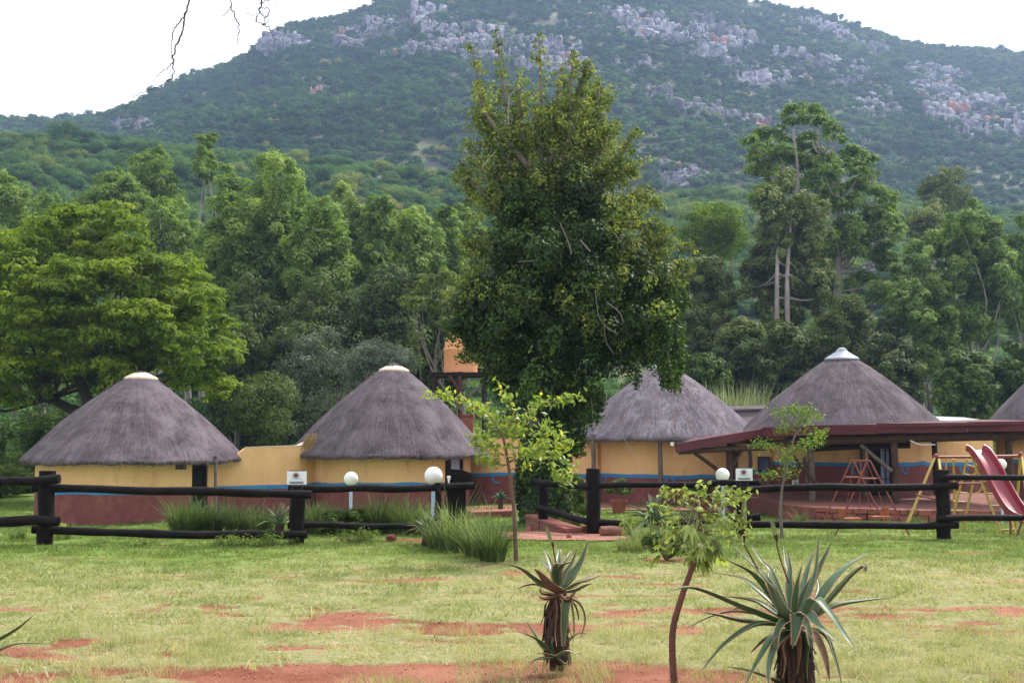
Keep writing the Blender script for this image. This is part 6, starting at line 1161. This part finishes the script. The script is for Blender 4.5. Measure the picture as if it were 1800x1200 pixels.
for i, a in enumerate([('pale reed clump behind the third hut, left of the low thatched shed', 1262, 47, 2.05), ('tall pale reed clump between the third and tallest huts', 1285, 48, 2.6), ('pale reed clump above the low thatched shed', 1312, 48, 2.2), ('reed clump touching the left slope of the tallest hut', 1340, 48, 2.0)]):
    straps(a[0], a[1], a[2], a[3]*1.9, 1700, 2.6, 560+i, m='leaf_reed', w=.07, lean=.35, tall=1.0, name='reed_clump', cat='reeds', group='pale reeds between the right huts')
# leafy garden bushes
def bush(label, px, d, wx, h, n, L, Wd, m, seed, name='bush', flat=.8, tb=0., stalk=True, z0=None):
    R = np.random.default_rng(seed); b = gp(px, 0, d) if z0 is None else np.array([(px-900)/F*d, d, z0]); t = thing(name, label, 'bush', b); cl = [(b+np.array([R.uniform(-1, 1)*wx*.6, R.uniform(-1, 1)*wx*.5, h*R.uniform(.25, .75)]), wx*R.uniform(.3, .45)) for _ in range(12)]
    mb = MB(); [mb.tube([b-[0, 0, .03], (b+c)/2+R.normal(0, .02, 3), c], .008, 5) for c, r in cl]; mb.build('stem', M['bark_young'], t, True)
    crown_part('foliage', cl, n, L, Wd, M[m], t, R, flat=flat, nsub=8, tb=tb, sub=.5); return t
bush('round leafy green bush under the smaller globe lamp', 606, 19.6, .44, .50, 6500, .06, .035, 'leaf_shrub', 601, tb=.05)
bush('scrubby green shrub right of the dry grass, behind the cabbage tree', 1168, 15.6, .32, .36, 2600, .09, .03, 'leaf_shrub', 602, tb=.05); bush('small yellow flowered weed left of the blue grey aloe', 1108, 18.3, .2, .42, 700, .05, .025, 'leaf_young', 603, tb=.1)
bush('low bright weeds inside the curved fence corner by the path', 990, 21.5, .35, .2, 1400, .05, .03, 'leaf_young', 604, tb=-.2); bush('yellow weed sprig at the corner of the first hut', 112, 19.2, .12, .28, 260, .06, .03, 'leaf_young', 605, tb=.2)
bush('leafy shrub against the courtyard wall right of the ivy clad trunk', 1015, 30, .55, 1.5, 6000, .09, .05, 'leaf_shrub', 606, tb=.08); bush('dark plant at the right edge under the slide top', 1795, 26, .35, .7, 2200, .08, .04, 'leaf_ivy', 607)
bush('low weeds tangled round the lower rail beside the second fence post', 480, 17.3, .45, .12, 900, .05, .02, 'leaf_shrub', 608, tb=.2); bush('low weeds under the bottom rail below the leafy bush', 625, 17.9, .5, .10, 900, .05, .02, 'leaf_shrub', 609, tb=.2)
bush('low weeds at the bottom rail right of the first hut', 420, 17.3, .4, .10, 700, .05, .02, 'leaf_shrub', 610, tb=.25)
for i, (px, d, lab) in enumerate(((1086, 34.2, 'terracotta pot with a spreading dark plant before the third hut'), (1238, 33.6, 'terracotta pot with a dark bushy plant behind the right globe lamp'))):
    b = gp(px, 0, d); t = thing('potted_plant', lab, 'potted plant', b); mb = MB(); mb.lathe(b, [(.01, 0), (.17, 0), (.24, .34), (.27, .34), (.27, .40), (.23, .40), (.22, .36), (.01, .36)], 28); mb.build('pot', M['terracotta'], t, True)
    R = np.random.default_rng(620+i); cl = [(b+np.array([R.uniform(-.3, .3), R.uniform(-.2, .2), R.uniform(.55, .85)]), R.uniform(.16, .26)) for _ in range(9)]; crown_part('foliage', cl, 1700, .12, .035, G6 if i else G10, t, R, flat=.7, tb=.05)
# bare twigs hanging from a bough above the picture
R = np.random.default_rng(71); d = 6.0; t = thing('overhanging_branch', 'thin bare dark twigs hanging into the sky from a bough above the left half', 'branch', W(320, -170, d)); mb = MB(); mb.tube(crom([W(120, -260, d+.3), W(260, -190, d), W(400, -150, d), W(520, -140, d+.2), W(700, -190, d+.6)], 6), [.03]*3+[.026]*22 if 0 else .024, 9); mb.build('bough', M['bark_dark'], t, True)
c1 = lambda L: [(x/3, y/3) for x, y in L]
for path, r in ((c1([(960, -470), (1000, -200), (995, 0), (975, 90), (965, 160), (930, 240), (912, 320), (912, 400), (870, 440), (845, 455)]), .0045), (c1([(975, 90), (935, 130), (908, 190), (906, 260), (912, 320)]), .0028), (c1([(912, 330), (880, 360), (840, 388), (800, 430)]), .0022), (c1([(845, 455), (780, 480), (712, 503), (690, 540), (640, 572), (560, 602)]), .0014),
                (c1([(1180, -450), (1200, -150), (1215, 0), (1238, 90), (1256, 135), (1255, 190), (1245, 236)]), .0032), (c1([(1216, 40), (1190, 75), (1150, 90)]), .0018), (c1([(1400, -440), (1390, -150), (1378, 0), (1370, 60), (1400, 100), (1385, 130)]), .004), (c1([(1375, 20), (1420, 0), (1470, -30)]), .002), (c1([(1372, 60), (1340, 80), (1290, 72)]), .002), (c1([(1400, 100), (1425, 60), (1400, 40), (1372, 62)]), .0025), (c1([(1385, 130), (1420, 150), (1440, 200), (1465, 205)]), .002), (c1([(1350, 90), (1360, 120), (1400, 125), (1424, 100)]), .0025), (c1([(1378, -60), (1440, -20), (1475, 40)]), .0018)):
    mb = MB(); p = crom([W(x, y, d) for x, y in path], 6); p = p+R.normal(0, .0035, p.shape); mb.tube(p, list(np.linspace(r*1.2, r*.5, len(p))*R.uniform(.8, 1.4, len(p))), 6); mb.build('twig', M['bark_dark'], t, True)
# ============================================================ air
mb = MB(); mb.box((0, 470, 130), (1700, 1100, 275)); m = bpy.data.materials.new('air'); m.use_nodes = True; n = m.node_tree; n.nodes.remove(n.nodes['Principled BSDF']); v = n.nodes.new('ShaderNodeVolumePrincipled'); v.inputs['Color'].default_value = (.46, .62, 1.0, 1); v.inputs['Density'].default_value = .00030; v.inputs['Anisotropy'].default_value = .5
n.links.new(v.outputs[0], n.nodes['Material Output'].inputs['Volume']); o = mb.build('haze', m); o['kind'] = 'stuff'; o['label'] = 'pale blue haze in the air over the valley'
